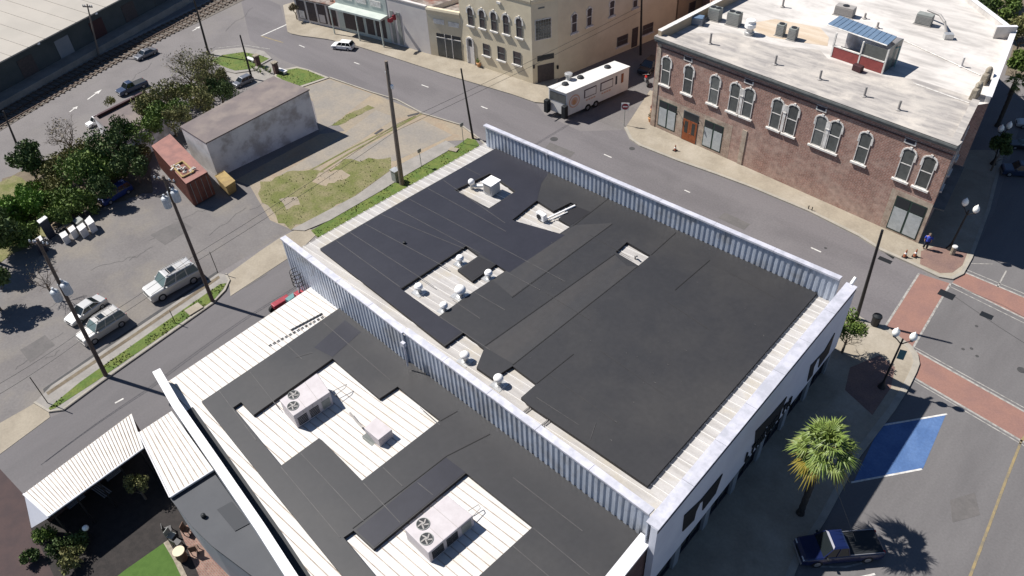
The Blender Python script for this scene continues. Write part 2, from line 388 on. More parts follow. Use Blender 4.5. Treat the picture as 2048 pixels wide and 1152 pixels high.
# ------------------------------------------------------------------ ground, roads, pavements
MB().add([(-700, -300, 0), (400, -300, 0), (400, 700, 0), (-700, 700, 0)], [(0, 1, 2, 3)]).build('ground', 'asphalt', kind='structure')
sheet('parking_lot', [(-60, 800), (-30, 560), (60, 480), (170, 425), (300, 395), (385, 360), (470, 360), (520, 372), (540, 440), (582, 459), (437, 546), (70, 806), (-60, 880)], 'asphalt_lot', .004)
sheet('cross_street', [(475, -30), (560, 10), (575, 63), (602, 70), (655, 77), (712, 90), (785, 113), (889, 147), (1024, 187), (1070, 203), (1090, 230), (1160, 262), (1251, 260), (1281, 290), (1357, 320), (1434, 347), (1504, 373), (1619, 421), (1719, 471), (1763, 499), (1826, 527), (1853, 547), (1840, 548), (1771, 652), (1740, 700), (1300, 560), (958, 300), (958, 277), (922, 250), (845, 227), (795, 200), (745, 185), (654, 155), (560, 118), (500, 80)], 'asphalt_smooth', .004)
sheet('side_street', [(-80, 960), (40, 860), (130, 822), (427, 604), (462, 560), (600, 470), (700, 560), (640, 640), (60, 1060), (-80, 1120)], 'asphalt_side', .006)
sheet('front_street', [(1826, 690), (1903, 567), (1930, 545), (1990, 420), (2040, 250), (2070, 100), (2300, 100), (2500, 1300), (1900, 1500), (1300, 1450), (1783, 822)], 'asphalt_front', .006)
sheet('alley', [(1090, 204), (1251, 262), (1310, 222), (1350, 60), (1330, 20)], 'asphalt_lot', .009)
# strip between the parking lot and the side street
slab('pavement_strip', [(68, 806), (103, 771), (437, 546), (450, 549), (458, 560), (450, 580), (427, 606), (200, 766), (127, 820), (97, 824)], 'concrete_grey', .12, .2)
def grass_sheet(px, z, m='grass', name='grass'):
    o = sheet(name, px, m, z); o['kind'] = 'stuff'; return o
def blades(name, px, z, dens, m='blade', h=.12):
    pts = [P(u, v, z) for u, v in px]; tr = tessellate_polygon([pts]); mb = MB(); vs = []; fs = []
    for t in tr:
        a, b, c = (pts[i] for i in t); A = (b - a).cross(c - a).length / 2
        for _ in range(int(A * dens)):
            r1, r2 = random.random(), random.random()
            if r1 + r2 > 1: r1, r2 = 1 - r1, 1 - r2
            p = a + (b - a) * r1 + (c - a) * r2
            if noise.noise(p * .6) < -.12: continue
            th = random.random() * 6.283; w = random.uniform(.03, .08); hh = random.uniform(.4, 1.3) * h
            d = Vector((math.cos(th), math.sin(th), 0)) * w; l = Vector((random.uniform(-.6, .6) * hh, random.uniform(-.6, .6) * hh, hh))
            k = len(vs); vs += [p - d, p + d, p + l]; fs.append((k, k + 1, k + 2))
    if vs:
        o = mb.add(vs, fs).build(name, m, kind='stuff')
G1 = [(110, 816), (190, 764), (300, 688), (427, 600), (446, 578), (453, 566), (440, 568), (330, 644), (160, 764), (97, 816), (100, 820)]
grass_sheet(G1, .135, 'grass_green'); blades('grass', G1, .135, 45)
G0 = [(100, 772), (262, 664), (437, 546), (442, 551), (262, 674), (104, 782)]
sheet('gutter', [(88, 786), (262, 664), (437, 546), (434, 542), (262, 657), (86, 778)], 'tar', .012)
sheet('gutter', [(96, 790), (262, 678), (440, 556), (437, 551), (262, 671), (92, 785)], 'dirt', .128)
kerb([(70, 806), (100, 824), (127, 820), (200, 766), (427, 606), (450, 582), (459, 562), (452, 549)])
# driveway aprons
slab('driveway', [(-60, 880), (70, 806), (97, 824), (100, 834), (0, 908), (-60, 948)], 'concrete', .03, .1)
slab('driveway', [(450, 553), (520, 502), (562, 474), (600, 455), (640, 462), (600, 500), (575, 517), (461, 592), (458, 565)], 'concrete', .03, .1)
# vacant lot: slabs, bare earth and grass
sheet('vacant_lot', [(500, 372), (470, 360), (640, 268), (690, 262), (598, 178), (659, 157), (745, 186), (845, 228), (922, 251), (956, 279), (892, 282), (712, 393), (582, 459), (540, 440)], 'concrete_lot', .008)
sheet('concrete_pad', [(600, 178), (659, 159), (745, 188), (700, 222), (664, 250), (640, 262), (625, 200)], 'concrete_stain', .013)
for q_ in ([(300, 470), (360, 440), (385, 455), (330, 490)], [(40, 700), (90, 670), (110, 690), (60, 725)], [(1450, 425), (1500, 448), (1488, 460), (1436, 436)], [(1100, 285), (1150, 305), (1140, 315), (1090, 296)], [(1900, 1000), (1950, 985), (1960, 1030), (1905, 1045)], [(480, 560), (520, 535), (535, 548), (492, 575)], [(330, 120), (370, 100), (385, 108), (345, 130)]): sheet('asphalt_patch', q_, 'asphalt_patch', .0145)
sheet('concrete_pad', [(695, 262), (752, 220), (792, 236), (640, 332), (560, 350), (640, 300)], 'concrete_stain', .013)
sheet('concrete_pad', [(800, 258), (845, 240), (905, 270), (850, 296), (790, 322), (700, 330), (690, 316)], 'concrete_stain', .013)
G2 = [(664, 250), (700, 226), (738, 210), (748, 216), (700, 240), (680, 250)]
grass_sheet(rough(G2, 2, 8), .018); blades('grass', G2, .018, 10)
G3 = [(515, 372), (560, 350), (600, 338), (650, 345), (690, 322), (735, 318), (778, 312), (784, 330), (770, 352), (712, 390), (640, 430), (582, 457), (552, 444), (528, 402)]
grass_sheet(rough(G3, 7, 12, 2), .018); blades('grass', G3, .018, 5)
sheet('dirt', rough([(640, 345), (680, 340), (700, 352), (650, 372), (625, 362)], 4, 8, 3), 'concrete_lot', .021); sheet('dirt', rough([(560, 400), (590, 392), (600, 410), (570, 418)], 4, 8, 4), 'concrete_lot', .021)
for a in ([(845, 227), (700, 306), (570, 388)], [(832, 232), (700, 297), (562, 372)]):
    mark('weed_line', [(u + random.uniform(-1, 1), v) for u, v in a], .22, 'grass', .022)
mark('weed_line', [(892, 282), (850, 312), (795, 332), (712, 392)], .3, 'dirt', .022)
for a in ([(815, 232), (838, 226)], [(750, 268), (765, 258)]): mark('drain_hole', a, .35, 'tar', .026)
slab('pavement', [(582, 459), (712, 391), (795, 331), (892, 281), (912, 292), (812, 350), (759, 383), (660, 440), (609, 461)], 'concrete_grey', .10, .2)
G4 = [(622, 461), (660, 440), (759, 384), (812, 351), (912, 293), (935, 276), (952, 280), (962, 295), (940, 330), (800, 420), (700, 470), (640, 480)]
grass_sheet(G4, .06, 'grass_green'); blades('grass', G4, .06, 18)
kerb([(659, 156), (745, 186), (795, 201), (845, 228), (922, 251), (958, 278), (1010, 330)])
# grass islands at the left junction
I1 = [(408, 118), (430, 100), (490, 94), (528, 102), (544, 117), (520, 130), (512, 140), (470, 146), (452, 142), (440, 130), (412, 128)]
slab('traffic_island', I1, 'concrete_grey', .10, .2)
I1g = [(420, 122), (445, 110), (486, 104), (520, 110), (538, 117), (518, 128), (500, 138), (470, 141), (455, 136)]
grass_sheet(I1g, .115, 'grass_green'); blades('grass', I1g, .115, 10)
I2 = [(556, 140), (594, 133), (615, 138), (659, 155), (598, 176), (572, 166), (548, 152)]
slab('traffic_island', I2, 'kerb', .08, .2)
I2g = [(560, 142), (594, 136), (613, 140), (650, 155), (598, 172), (572, 163), (552, 152)]
grass_sheet(I2g, .095, 'grass_green'); blades('grass', I2g, .095, 12)
sheet('driveway', [(445, 140), (512, 140), (545, 120), (548, 152), (520, 165), (460, 180)], 'concrete_grey', .012)
# far pavement in front of the shops, alley side and brick building
slab('pavement', [(566, 10), (575, 63), (583, 67), (602, 71), (655, 78), (712, 91), (785, 114), (889, 148), (1024, 188), (1070, 204), (1094, 206), (1120, 150), (920, 90), (781, 50), (650, 20), (600, 0)], 'concrete', .12, .2)
BRW = [(1251, 255), (1262, 278), (1281, 291), (1357, 321), (1434, 348), (1504, 374), (1619, 422), (1719, 472), (1763, 500), (1826, 528), (1850, 540), (1879, 553), (1903, 557), (1922, 547), (1939, 517), (1975, 420), (2005, 300), (1930, 300), (1700, 330), (1300, 180)]
slab('pavement', BRW, 'concrete', .12, .2)
sheet('brick_paving', [(1842, 502), (1872, 492), (1935, 505), (1925, 530), (1905, 545), (1880, 546), (1840, 528)], 'paver_red', .128)
kerb([(1251, 256), (1262, 279), (1281, 292), (1357, 322), (1434, 349), (1504, 375), (1619, 423), (1719, 473), (1763, 501), (1826, 529), (1879, 554), (1903, 558), (1923, 548), (1940, 517), (1976, 420), (2006, 300)], .3, .14)
# pavement along the front of the big building
FRW = [(1500, 700), (1600, 560), (1736, 650), (1769, 657), (1793, 677), (1816, 694), (1829, 711), (1832, 728), (1826, 744), (1809, 778), (1783, 819), (1713, 911), (1646, 1035), (1593, 1118), (1560, 1200), (1300, 1300), (1250, 1160)]
slab('pavement', FRW, 'concrete', .12, .2)
kerb([(1700, 628), (1736, 650), (1769, 657), (1793, 677), (1816, 694), (1829, 711), (1832, 728), (1826, 744), (1809, 778), (1783, 819), (1713, 911), (1646, 1035), (1593, 1118), (1560, 1200)], .45, .145)
sheet('brick_paving', [(1700, 735), (1760, 710), (1790, 735), (1782, 775), (1745, 830), (1690, 780)], 'paver_red', .128)
# crossings of red paving with white double borders
def crossing(a, b, c, d):               # a-b and d-c are the long edges
    sheet('crossing', [a, b, c, d], 'crosswalk_red', .011)
    for p, q, s in ((a, b, 1), (d, c, -1)):
        mark('road_marking', [p, q], .16, 'paint_faded', .016)
crossing((1771, 652), (1838, 547), (1901, 567), (1825, 697))
crossing((1926, 543), (2300, 700), (2300, 760), (1904, 566))
crossing((1831, 701), (2300, 964), (2300, 1032), (1822, 752))
for a, b in (((1822, 758), (2300, 1040)), ((1829, 694), (2300, 955)), ((1898, 572), (2300, 770)), ((1930, 538), (2300, 692))): mark('road_marking', [a, b], .09, 'paint_faded', .016)
mark('road_marking', [(1995, 574), (2013, 541)], .12, 'paint_faded', .016)
mark('road_marking', [(1942, 527), (1985, 528)], .08, 'paint_faded', .016)
sheet('parking_bay', [(1762, 848), (1892, 829), (1846, 937), (1708, 962)], 'paint_blue', .012)
mark('road_marking', [(1745, 854), (1894, 828)], .13, 'paint_white', .017)
mark('road_marking', [(1702, 965), (1844, 938)], .13, 'paint_white', .017)
mark('road_marking', [(1640, 1133), (1690, 1134), (1728, 1125)], .11, 'paint_faded', .017)
mark('road_marking', [(1690, 1162), (1750, 1148)], .13, 'paint_white', .017)
mark('road_marking', [(2060, 860), (2043, 881), (2012, 960), (1990, 1020), (1943, 1145), (1920, 1210)], .16, 'paint_yellow', .016)
mark('road_marking', [(1903, 568), (2005, 610), (2048, 634), (2200, 720)], .04, 'tar', .019)
mark('road_marking', [(1905, 590), (2000, 655), (2055, 690), (2200, 780)], .05, 'tar', .014)
for a in ([(598, 90), (609, 94.5)], [(708, 124.5), (719, 128.5)], [(843, 169.5), (857, 174.5)], [(962, 212.5), (975, 217.5)], [(1208, 308.5), (1223, 315)], [(1369, 380), (1380, 385)], [(1622, 495), (1642, 504)]):
    mark('road_marking', a, .14, 'paint_white', .013)
mark('road_marking', [(522, 72), (582, 45)], .22, 'paint_white', .013)
mark('road_marking', [(522, 72), (566, 85)], .2, 'paint_yellow', .013)
mark('road_marking', [(435, 96), (488, 90), (540, 98)], .12, 'paint_faded', .013)
mark('road_marking', [(230, 806), (247, 797)], .14, 'paint_white', .013)
def arrow(c, d, L=3.0):                  # white arrow lying on the road
    a, b = P(*c, .013), P(*d, .013); e = (b - a).normalized(); q = Vector((-e.y, e.x, 0)); m = MB()
    m.prism([a - q * .09, a + e * L * .6 - q * .09, a + e * L * .6 - q * .35, a + e * L, a + e * L * .6 + q * .35, a + e * L * .6 + q * .09, a + q * .09], 0)
    m.build('road_marking', 'paint_white', kind='structure')
arrow((175, 199), (196, 184), 2.6); arrow((139, 224), (146, 219), 1.4); arrow((385, 62), (398, 54), 1.6)
for (c, r) in (((1108, 278), .42), ((1694, 1065), .0), ((1264, 297), .3), ((2043, 740), .3)):
    if r: MB().lathe(P(*c, .012), [(r, 0), (r, .006)], 16).build('manhole_cover', 'tar', kind='structure')
for c, w, h in (((1770, 520), 1.1, .5), ((1893, 589), 1.2, .8), ((1973, 631), .9, .6)):
    p = P(*c, .014); MB().box(p, (w, h, .01)).build('drain_grate', 'black_paint', kind='structure')
sheet('storm_drain', [(1768, 505), (1775, 503), (1790, 513), (1786, 518)], 'black_paint', .02)
for c in ((1943, 697), (1926, 698), (1953, 652), (1954, 712), (1651, 496)):
    MB().lathe(P(*c, .013), [(.13, 0), (.13, .004)], 8).build('tar_spot', 'tar', kind='structure')
random.seed(11)
for k in range(16):                      # sealed cracks across the lot and the avenue
    u, v = [(60, 640), (60, 700), (180, 540), (300, 480), (420, 470), (30, 740), (350, 440), (260, 520), (220, 260), (330, 160), (380, 120), (110, 330), (450, 60), (250, 170), (90, 720), (500, 420)][k]
    a = random.uniform(-.9, -.3); L = random.uniform(30, 90); pts = []
    for i in range(8): pts.append((u + L * i / 7 + random.uniform(-2, 2), v + a * L * i / 7 + random.uniform(-3, 3)))
    mark('tar_crack', pts, .035, 'tar', .0135)
# railway
BAL = [(-80, 268), (0, 220), (200, 110), (383, 23), (433, -2), (520, -40), (600, -40), (483, 2), (400, 43), (313, 83), (140, 177), (0, 262), (-80, 310)]
o = sheet('ballast', BAL, 'ballast', .03)
def track(px, w):
    pts = [P(u, v, .05) for u, v in px]; mb = MB()
    ps = []
    for a, b in zip(pts[:-1], pts[1:]):
        n = max(1, int((b - a).length / .8))
        for i in range(n): ps.append((a + (b - a) * i / n, (b - a).normalized()))
    for p, d in ps: mb.box(p + Vector((0, 0, .03)), (2.3, .26, .12), rz=math.atan2(d.y, d.x) + math.pi / 2)
    sl = mb.build('railway_sleeper', 'timber'); sl['kind'] = 'structure'
    for s in (-1, 1):
        L = []
        for i, p in enumerate(pts):
            a = pts[max(0, i - 1)]; b = pts[min(len(pts) - 1, i + 1)]; d = (b - a).normalized(); L.append(p + Vector((-d.y, d.x, 0)) * s * .72 + Vector((0, 0, .15)))
        m2 = MB()
        for a, b in zip(L[:-1], L[1:]): m2.tube(a, b, .05, .05, 4)
        r = m2.build('railway_rail', 'rail_steel'); r['kind'] = 'structure'
track([(-60, 284), (0, 247), (200, 136), (390, 36), (470, -5), (520, -30)], 1.4)
track([(-60, 262), (0, 232), (200, 120), (388, 27), (450, -5), (500, -30)], 1.4)
sheet('ballast', [(-80, 258), (0, 214), (200, 104), (383, 17), (433, -8), (433, -2), (383, 23), (200, 110), (0, 220), (-80, 268)], 'concrete_grey', .034)
for px in ([(-20, 380), (20, 350), (100, 330), (150, 300), (200, 270), (240, 240), (300, 300), (310, 380), (180, 420), (60, 480), (-20, 520)],):
    sheet('dirt', rough(px, 6, 12, 5), 'dirt', .016)
o = grass_sheet(rough([(-60, 390), (30, 350), (60, 370), (110, 400), (90, 470), (60, 490), (-60, 560)], 5, 12, 6), .021, 'grass')
# sheltered courtyard floor at lower left, its deep shade painted as near-black sheets
sheet('courtyard', [(-200, 1010), (60, 1055), (290, 890), (345, 985), (520, 1170), (560, 1400), (-200, 1400)], 'painted_shade', .011)
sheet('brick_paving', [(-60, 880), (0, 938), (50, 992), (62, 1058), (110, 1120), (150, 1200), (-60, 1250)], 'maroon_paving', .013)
sheet('courtyard_shade', [(62, 1050), (290, 893), (380, 1040), (180, 1300), (120, 1180)], 'painted_shade', .016)  # shade painted over the inner floor and the unlit turf
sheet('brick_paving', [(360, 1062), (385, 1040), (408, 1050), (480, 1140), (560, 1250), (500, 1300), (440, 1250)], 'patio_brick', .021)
sheet('artificial_turf', [(330, 1084), (345, 1105), (420, 1260), (120, 1400), (200, 1180), (250, 1140)], 'turf', .026)  # outline follows the sunlit part; the shaded turf is the dark sheet
kerb([(332, 1084), (352, 1118), (420, 1260)], .3, .06, m='stone', name='stone_edge')

# ------------------------------------------------------------------ helpers for buildings
def corrugated(mb, wall, s0, s1, zb, zt, pitch, dep, off=0.0, mi=0):   # ribbed sheet along a wall; zb, zt are functions of s
    n = max(1, int(abs(s1 - s0) / pitch)); st = (s1 - s0) / n; pr = []
    for i in range(n):
        for f, h in ((0, 0), (.3, 0), (.4, dep), (.85, dep), (.95, 0)): pr.append((s0 + (i + f) * st, h))
    pr.append((s1, 0)); vs = []
    for q, h in pr: vs += [wall.at(q, zb(q), off + h), wall.at(q, zt(q), off + h)]
    mb.add(vs, [(2 * i, 2 * i + 2, 2 * i + 3, 2 * i + 1) for i in range(len(pr) - 1)], mi)
def wbox(mb, w, s0, s1, z0, z1, o0, o1, mi=0):     # box on a wall between offsets o0..o1
    b = [w.at(s0, z0, o0), w.at(s1, z0, o0), w.at(s1, z0, o1), w.at(s0, z0, o1)]
    t = [w.at(s0, z1, o0), w.at(s1, z1, o0), w.at(s1, z1, o1), w.at(s0, z1, o1)]
    return mb.hull8(b, t, mi)
def ribs_on(mb, poly, a, b, step, hgt=.05, w=.06, off=.0, holes=(), mi=1):   # standing seams along X clipped to a plan polygon on the plane z=a+b*x
    ys = [p.y for p in poly]; y = min(ys) + step * .5
    while y < max(ys):
        xs = []
        n = len(poly)
        for i in range(n):
            p, q = poly[i], poly[(i + 1) % n]
            if (p.y - y) * (q.y - y) < 0: xs.append(p.x + (q.x - p.x) * (y - p.y) / (q.y - p.y))
        xs.sort()
        for x0, x1 in zip(xs[::2], xs[1::2]):
            f = lambda x, yy, h: Vector((x, yy, a + b * x + h + off))
            mb.hull8([f(x0, y - w / 2, 0), f(x1, y - w / 2, 0), f(x1, y + w / 2, 0), f(x0, y + w / 2, 0)], [f(x0, y - w / 4, hgt), f(x1, y - w / 4, hgt), f(x1, y + w / 4, hgt), f(x0, y + w / 4, hgt)], mi)
        y += step
def plane_poly(px, a, b): return [PS(u, v, a, b) for u, v in px]
def seam_lines(parent, ax, pairs, a, b, m, w=.05, h=.006):
    for p, q in pairs:
        mb = MB(); A, B = PS(*p, a, b), PS(*q, a, b); d = (B - A).normalized(); n = Vector((-d.y, d.x, 0)) * w / 2; up = Vector((0, 0, h))
        mb.add([A + n + up, A - n + up, B - n + up, B + n + up], [(0, 1, 2, 3)]); mb.build('membrane_seam', m, parent)
# ------------------------------------------------------------------ the big black roof
KB = .043; TA = 9.23; MA = 7.23; RA = 6.98
Tz = lambda x: TA + KB * x
big = thing('flat_roofed_building', 'large building with black membrane roof, corrugated metal parapets and white front board', 'building', P(1180, 640, 0))
# plan corners
FA = P(1312, 1058, 8.8); FB = P(1711, 572, 8.8)                    # outer line of the front parapet
NW = PS(970, 250, TA, KB); NE = PS(1682, 557, TA, KB)              # outer line of the north parapet
SW = PS(562, 476, TA, KB); SM = PS(806, 666, TA, KB); SE = PS(1300, 1028, TA, KB)
EV0 = PS(598, 497, RA, KB); EV1 = PS(969, 286, RA, KB)
fl = lambda p, z: Vector((p.x, p.y, z))
roof_px = [EV0, EV1, fl(NE, 0), Vector((FB.x - .6, FB.y - .2, 0)), Vector((FA.x - .6, SE.y + .1, 0)), fl(SM, 0) + Vector((0, .2, 0))]
roof_poly = [Vector((p.x, p.y, RA + KB * p.x)) for p in roof_px]
mb = MB().prism(roof_poly, .12); ribs_on(mb, roof_poly, RA, KB, .62)
mb.build('roof', ['metal_roof', 'rib_light'], big)
body = [EV0 + Vector((.5, .2, 0)), EV1 + Vector((.5, .2, 0)), fl(NW, 0) + Vector((1.2, -.05, 0)), fl(NE, 0) + Vector((0, -.1, 0)), Vector((FB.x - .35, FB.y - .2, 0)), Vector((FA.x - .35, SE.y + .15, 0)), fl(SM, 0) + Vector((0, .15, 0))]
MB().prism([Vector((p.x, p.y, RA + KB * p.x - .13)) for p in body], 9).build('wall', 'brick_worn', big)
OUT = [(996.7, 294), (1210, 387), (1440, 489), (1640, 579), (1470, 774), (1295, 972), (1180, 893), (1060, 812), (1042, 795), (1073, 768), (1025, 732), (985, 757), (953, 735), (968, 697), (927, 665), (890, 692), (760, 590), (640, 497), (815, 396)]
HA = [(932, 492), (958, 511), (937, 525), (915, 539), (945, 562), (993, 528), (1012, 541), (947, 583), (934, 592), (922, 600), (877, 633), (801, 578)]
HB = [(980, 347), (1030, 383), (978, 416), (910, 380)]
HC = [(1074, 401), (1107, 422), (1141, 405), (1154, 409), (1117, 437), (1142, 452), (1104, 477), (1024, 439)]
HD = [(1254, 484), (1301, 511), (1277, 531), (1231, 504)]
MB().prism(plane_poly(OUT, MA, KB), .25, [plane_poly(h, MA, KB) for h in (HA, HB, HC, HD)], 0, 1).build('roof_membrane', ['membrane', 'membrane_black'], big)
# darker, newer sheets laid over the left third
new = [(990, 297), (640, 499), (888, 689), (925, 663), (880, 634), (801, 577), (931, 490), (1018, 545), (1130, 470), (1024, 440), (1074, 400), (1083, 366), (1100, 342)]
nh = [[(980, 345), (1032, 383), (978, 418), (908, 380)]]
MB().prism(plane_poly(new, MA + .008, KB), 0, [plane_poly(h, MA + .008, KB) for h in nh]).build('membrane_sheet', 'membrane_new', big)
MB().prism(plane_poly([(1141, 408), (1182, 424), (1142, 450), (1120, 437)], MA + .012, KB), 0).build('membrane_patch', 'membrane_black', big)
MB().prism(plane_poly([(958, 513), (990, 528), (945, 559), (920, 541)], MA + .012, KB), 0).build('membrane_patch', 'membrane_black', big)
seam_lines(big, 0, [((672, 481), (800, 574)), ((700, 465), (868, 573)), ((730, 448), (896, 537)), ((763, 429), (928, 497)), ((790, 415), (960, 506)), ((818, 398), (1130, 563)), ((856, 377), (1012, 463)), ((886, 360), (1010, 446)), ((930, 335), (960, 350)), ((905, 600), (960, 637)), ((880, 634), (980, 700)), ((1015, 545), (1080, 580)), ((950, 585), (1010, 620))], MA + .016, KB, 'seam_light', .045)
seam_lines(big, 0, [((1230, 387), (1146, 452)), ((1224, 448), (1024, 595)), ((1230, 508), (968, 693)), ((1352, 465), (1302, 510)), ((1277, 531), (1025, 730)), ((1147, 708), (1073, 767)), ((1420, 520), (1350, 580))], MA + .016, KB, 'seam_dark', .06)
seam_lines(big, 0, [((1073, 795), (1158, 850)), ((1180, 880), (1192, 845))], MA + .016, KB, 'seam_light', .03)
for q_ in ([(1150, 450), (1226, 446), (1024, 593), (985, 560)], [(1230, 510), (1254, 532), (1277, 533), (1027, 728), (970, 695)]):
    MB().prism(plane_poly(q_, MA + .006, KB), 0).build('membrane_sheet', 'membrane_dust', big)
for a_, b_ in (((1090, 585), (1180, 640)), ((1180, 470), (1260, 515)), ((1330, 600), (1420, 660)), ((1200, 700), (1330, 790)), ((1450, 540), (1560, 600)), ((1100, 750), (1240, 850))): seam_lines(big, 0, [(a_, b_)], MA + .016, KB, 'membrane_dust', .035)
random.seed(3)
for k in range(34):                      # scuffs and dried puddle rings on the membrane
    u, v = random.uniform(1050, 1600), random.uniform(420, 900)
    if (u - 1295) * .9 + (v - 972) > -20 or v > 579 + (1640 - u) * 1.1: continue
    p = PS(u, v, MA + .018, KB); MB().box(p, (random.uniform(.04, .16), random.uniform(.03, .05), .004), rz=random.uniform(-.9, .2)).build('membrane_scuff', 'seam_light', big)
# parapets: ribbed metal with coping
WN = Wall(NW, NE)
mb = MB(); corrugated(mb, WN, .0, WN.L, lambda q: RA - .3 + KB * WN.at(q, 0).x, lambda q: Tz(WN.at(q, 0).x) - .02, .44, .07)
wbox(mb, WN, 0, WN.L, 3, 6.9, -.14, -.02); mb.build('parapet', 'corrugated', big)
def coping(a, b, w, out, name='coping', m='coping', lift=.0, joints=6):
    d = (b - a).normalized(); d.z = 0; q = Vector((-d.y, d.x, 0)); mb = MB()
    for i in range(joints):
        p0 = a + (b - a) * (i / joints) + d * .012; p1 = a + (b - a) * ((i + 1) / joints) - d * .012
        up = Vector((0, 0, .05 + lift)); dn = Vector((0, 0, -.10 + lift))
        mb.hull8([p0 - q * out + dn, p1 - q * out + dn, p1 + q * (w - out) + dn, p0 + q * (w - out) + dn], [p0 - q * out + up, p1 - q * out + up, p1 + q * (w - out) + up, p0 + q * (w - out) + up])
    return mb.build(name, m, big)
coping(NW + Vector((-.05, 0, 0)), NE, .42, .2, joints=7)
WS1 = Wall(SW, SM); WS2 = Wall(PS(808, 663, TA, KB), SE)
mb = MB()
r2 = lambda x: 6.75 + .065 * x
corrugated(mb, WS1, 0, WS1.L, lambda q: (0 if q < 3.2 else r2(WS1.at(q, 0).x) - .3), lambda q: Tz(WS1.at(q, 0).x) - .02, .42, .06)
corrugated(mb, WS2, 0, WS2.L, lambda q: r2(WS2.at(q, 0).x) - .3, lambda q: Tz(WS2.at(q, 0).x) - .02, .42, .06)
for W in (WS1, WS2): wbox(mb, W, .02, W.L, 0, 6.6, -.16, -.02)
mb.build('parapet', 'corrugated', big)
coping(SW, SM, .5, .1, joints=4); coping(WS2.at(0, Tz(SM.x)), SE, .5, .1, joints=5)
p = PS(808, 690, TA - .7, KB); mb = MB(); mb.tube(p + Vector((.2, -.16, -1.8)), p + Vector((.2, -.16, .2)), .06); mb.box(p + Vector((.2, -.18, .35)), (.3, .22, .35)); mb.build('downpipe', 'coping', big)
mb = MB(); wx = WN.st(1096, 322)[0]; mb.add([], []); mb.tube(WN.at(wx, 7.0, .1), WN.at(wx, 7.7, .1), .04); mb.box(WN.at(wx, 7.5, .12), (.22, .18, .22)); mb.build('wall_fitting', 'coping', big)
# front
WF = Wall(FA, FB)
mb = MB(); wbox(mb, WF, 0, WF.L, 2.95, 8.74, -.3, .1); mb.build('sign_board', 'sign_board', big)
mb = MB(); wbox(mb, WF, .0, WF.L, 8.42, 8.56, .1, .125); mb.build('trim', 'dark_trim', big)
mb = MB()
for i in range(7):
    s0, s1 = WF.L * i / 7 + .01, WF.L * (i + 1) / 7 - .01; wbox(mb, WF, s0, s1, 8.745, 8.82, -.62, .14)
mb.build('coping', 'coping', big)
mb = MB(); wbox(mb, WF, .05, WF.L - .05, 6.3, 8.72, -.58, -.5); mb.build('parapet', 'corrugated', big)
def emblem(px):
    pts = [WF.at(*WF.st(u, v), .16) for u, v in px]; n = len(pts); fl2 = [Vector((WF.st(u, v)[0], WF.st(u, v)[1], 0)) for u, v in px]
    tr = tessellate_polygon([fl2]); mb = MB(); bk = [p - WF.n * .055 for p in pts]
    mb.add(pts + bk, [tuple(t) for t in tr] + [tuple(reversed([i + n for i in t])) for t in tr] + [(i, (i + 1) % n, n + (i + 1) % n, n + i) for i in range(n)])
    return mb.build('emblem', 'black_paint', big)
emblem([(1361, 1060), (1365, 1028), (1398, 997), (1441, 945), (1427, 984), (1401, 1018), (1403, 998), (1396, 1003), (1388, 1020), (1384, 1037)])
emblem([(1505, 893), (1508, 860), (1538, 828), (1570, 791), (1552, 836), (1533, 862), (1537, 845), (1529, 851), (1521, 868), (1517, 883)])
emblem([(1611, 761), (1618, 729), (1645, 700), (1666, 664), (1653, 704), (1633, 733), (1637, 712), (1631, 717), (1624, 732), (1621, 748)])
sL, zL = WF.st(1478, 944); sR, zR = WF.st(1567, 836)
for k in range(9):                       # standing letters along the lower edge, too small in the photo to read
    s0 = sL + (sR - sL) * k / 9 + .08; w = (sR - sL) / 9 - .2; mb = MB(); z0, z1 = 3.35, 4.3; o = .13
    kind = 'LTHEUEITA'[k]
    bar = lambda a, b, c, d: wbox(mb, WF, s0 + a * w, s0 + b * w, z0 + c * (z1 - z0), z0 + d * (z1 - z0), o, o + .07)
    if kind in 'LHEU': bar(0, .26, 0, 1)
    if kind in 'TI': bar(.37, .63, 0, 1)
    if kind in 'TEA': bar(0, 1, .82, 1.0) if kind == 'T' else bar(.26, 1, .82, 1.0)
    if kind in 'EL': bar(.26, 1, 0, .2)
    if kind in 'EHA': bar(.26, .8, .42, .58)
    if kind in 'HUA': bar(.74, 1, 0, .82 if kind == 'A' else 1)
    if kind == 'A': bar(0, .26, 0, .82)
    if kind == 'U': bar(.26, .74, 0, .2)
    mb.build('letter', 'black_paint', big)
nb = 7
for i in range(nb + 1):
    mb = MB(); wbox(mb, WF, max(0, WF.L * i / nb - .3), min(WF.L, WF.L * i / nb + .3), .0, 2.94, -.34, -.05); mb.build('storefront_pier', 'grey_wall', big)
for i in range(nb):
    s0, s1 = WF.L * i / nb + .45, WF.L * (i + 1) / nb - .45
    m1 = MB(); wbox(m1, WF, s0, s1, .3, 2.5, -.34, -.28); g = m1.build('shop_window', 'glass', big)
    m2 = MB()
    for q in (s0, (s0 + s1) / 2, s1): wbox(m2, WF, q - .05, q + .05, .3, 2.5, -.275, -.2)
    wbox(m2, WF, s0, s1, 2.5, 2.6, -.275, -.2); wbox(m2, WF, s0, s1, .3, .4, -.275, -.2); m2.build('frame', 'dark_trim', g)
p = P(1698, 575, 8.8); mb = MB(); mb.tube(P(1702, 568, 8.85), P(1711, 555, 9.15), .11, .11, 8); mb.build('corner_tube', 'white_cap', big)
for q in ((1036, 822), (1072, 850)):     # short pipes that cross the strip beside the parapet
    pass
for a, b in (((1036, 831), (1060, 812)), ((1040, 833), (1064, 815)), ((1072, 858), (1097, 838)), ((1077, 860), (1101, 841))):
    mb = MB(); mb.tube(PS(*a, RA + .08, KB), PS(*b, RA + .08, KB), .035, .035, 5); mb.build('conduit', 'pipe', big)
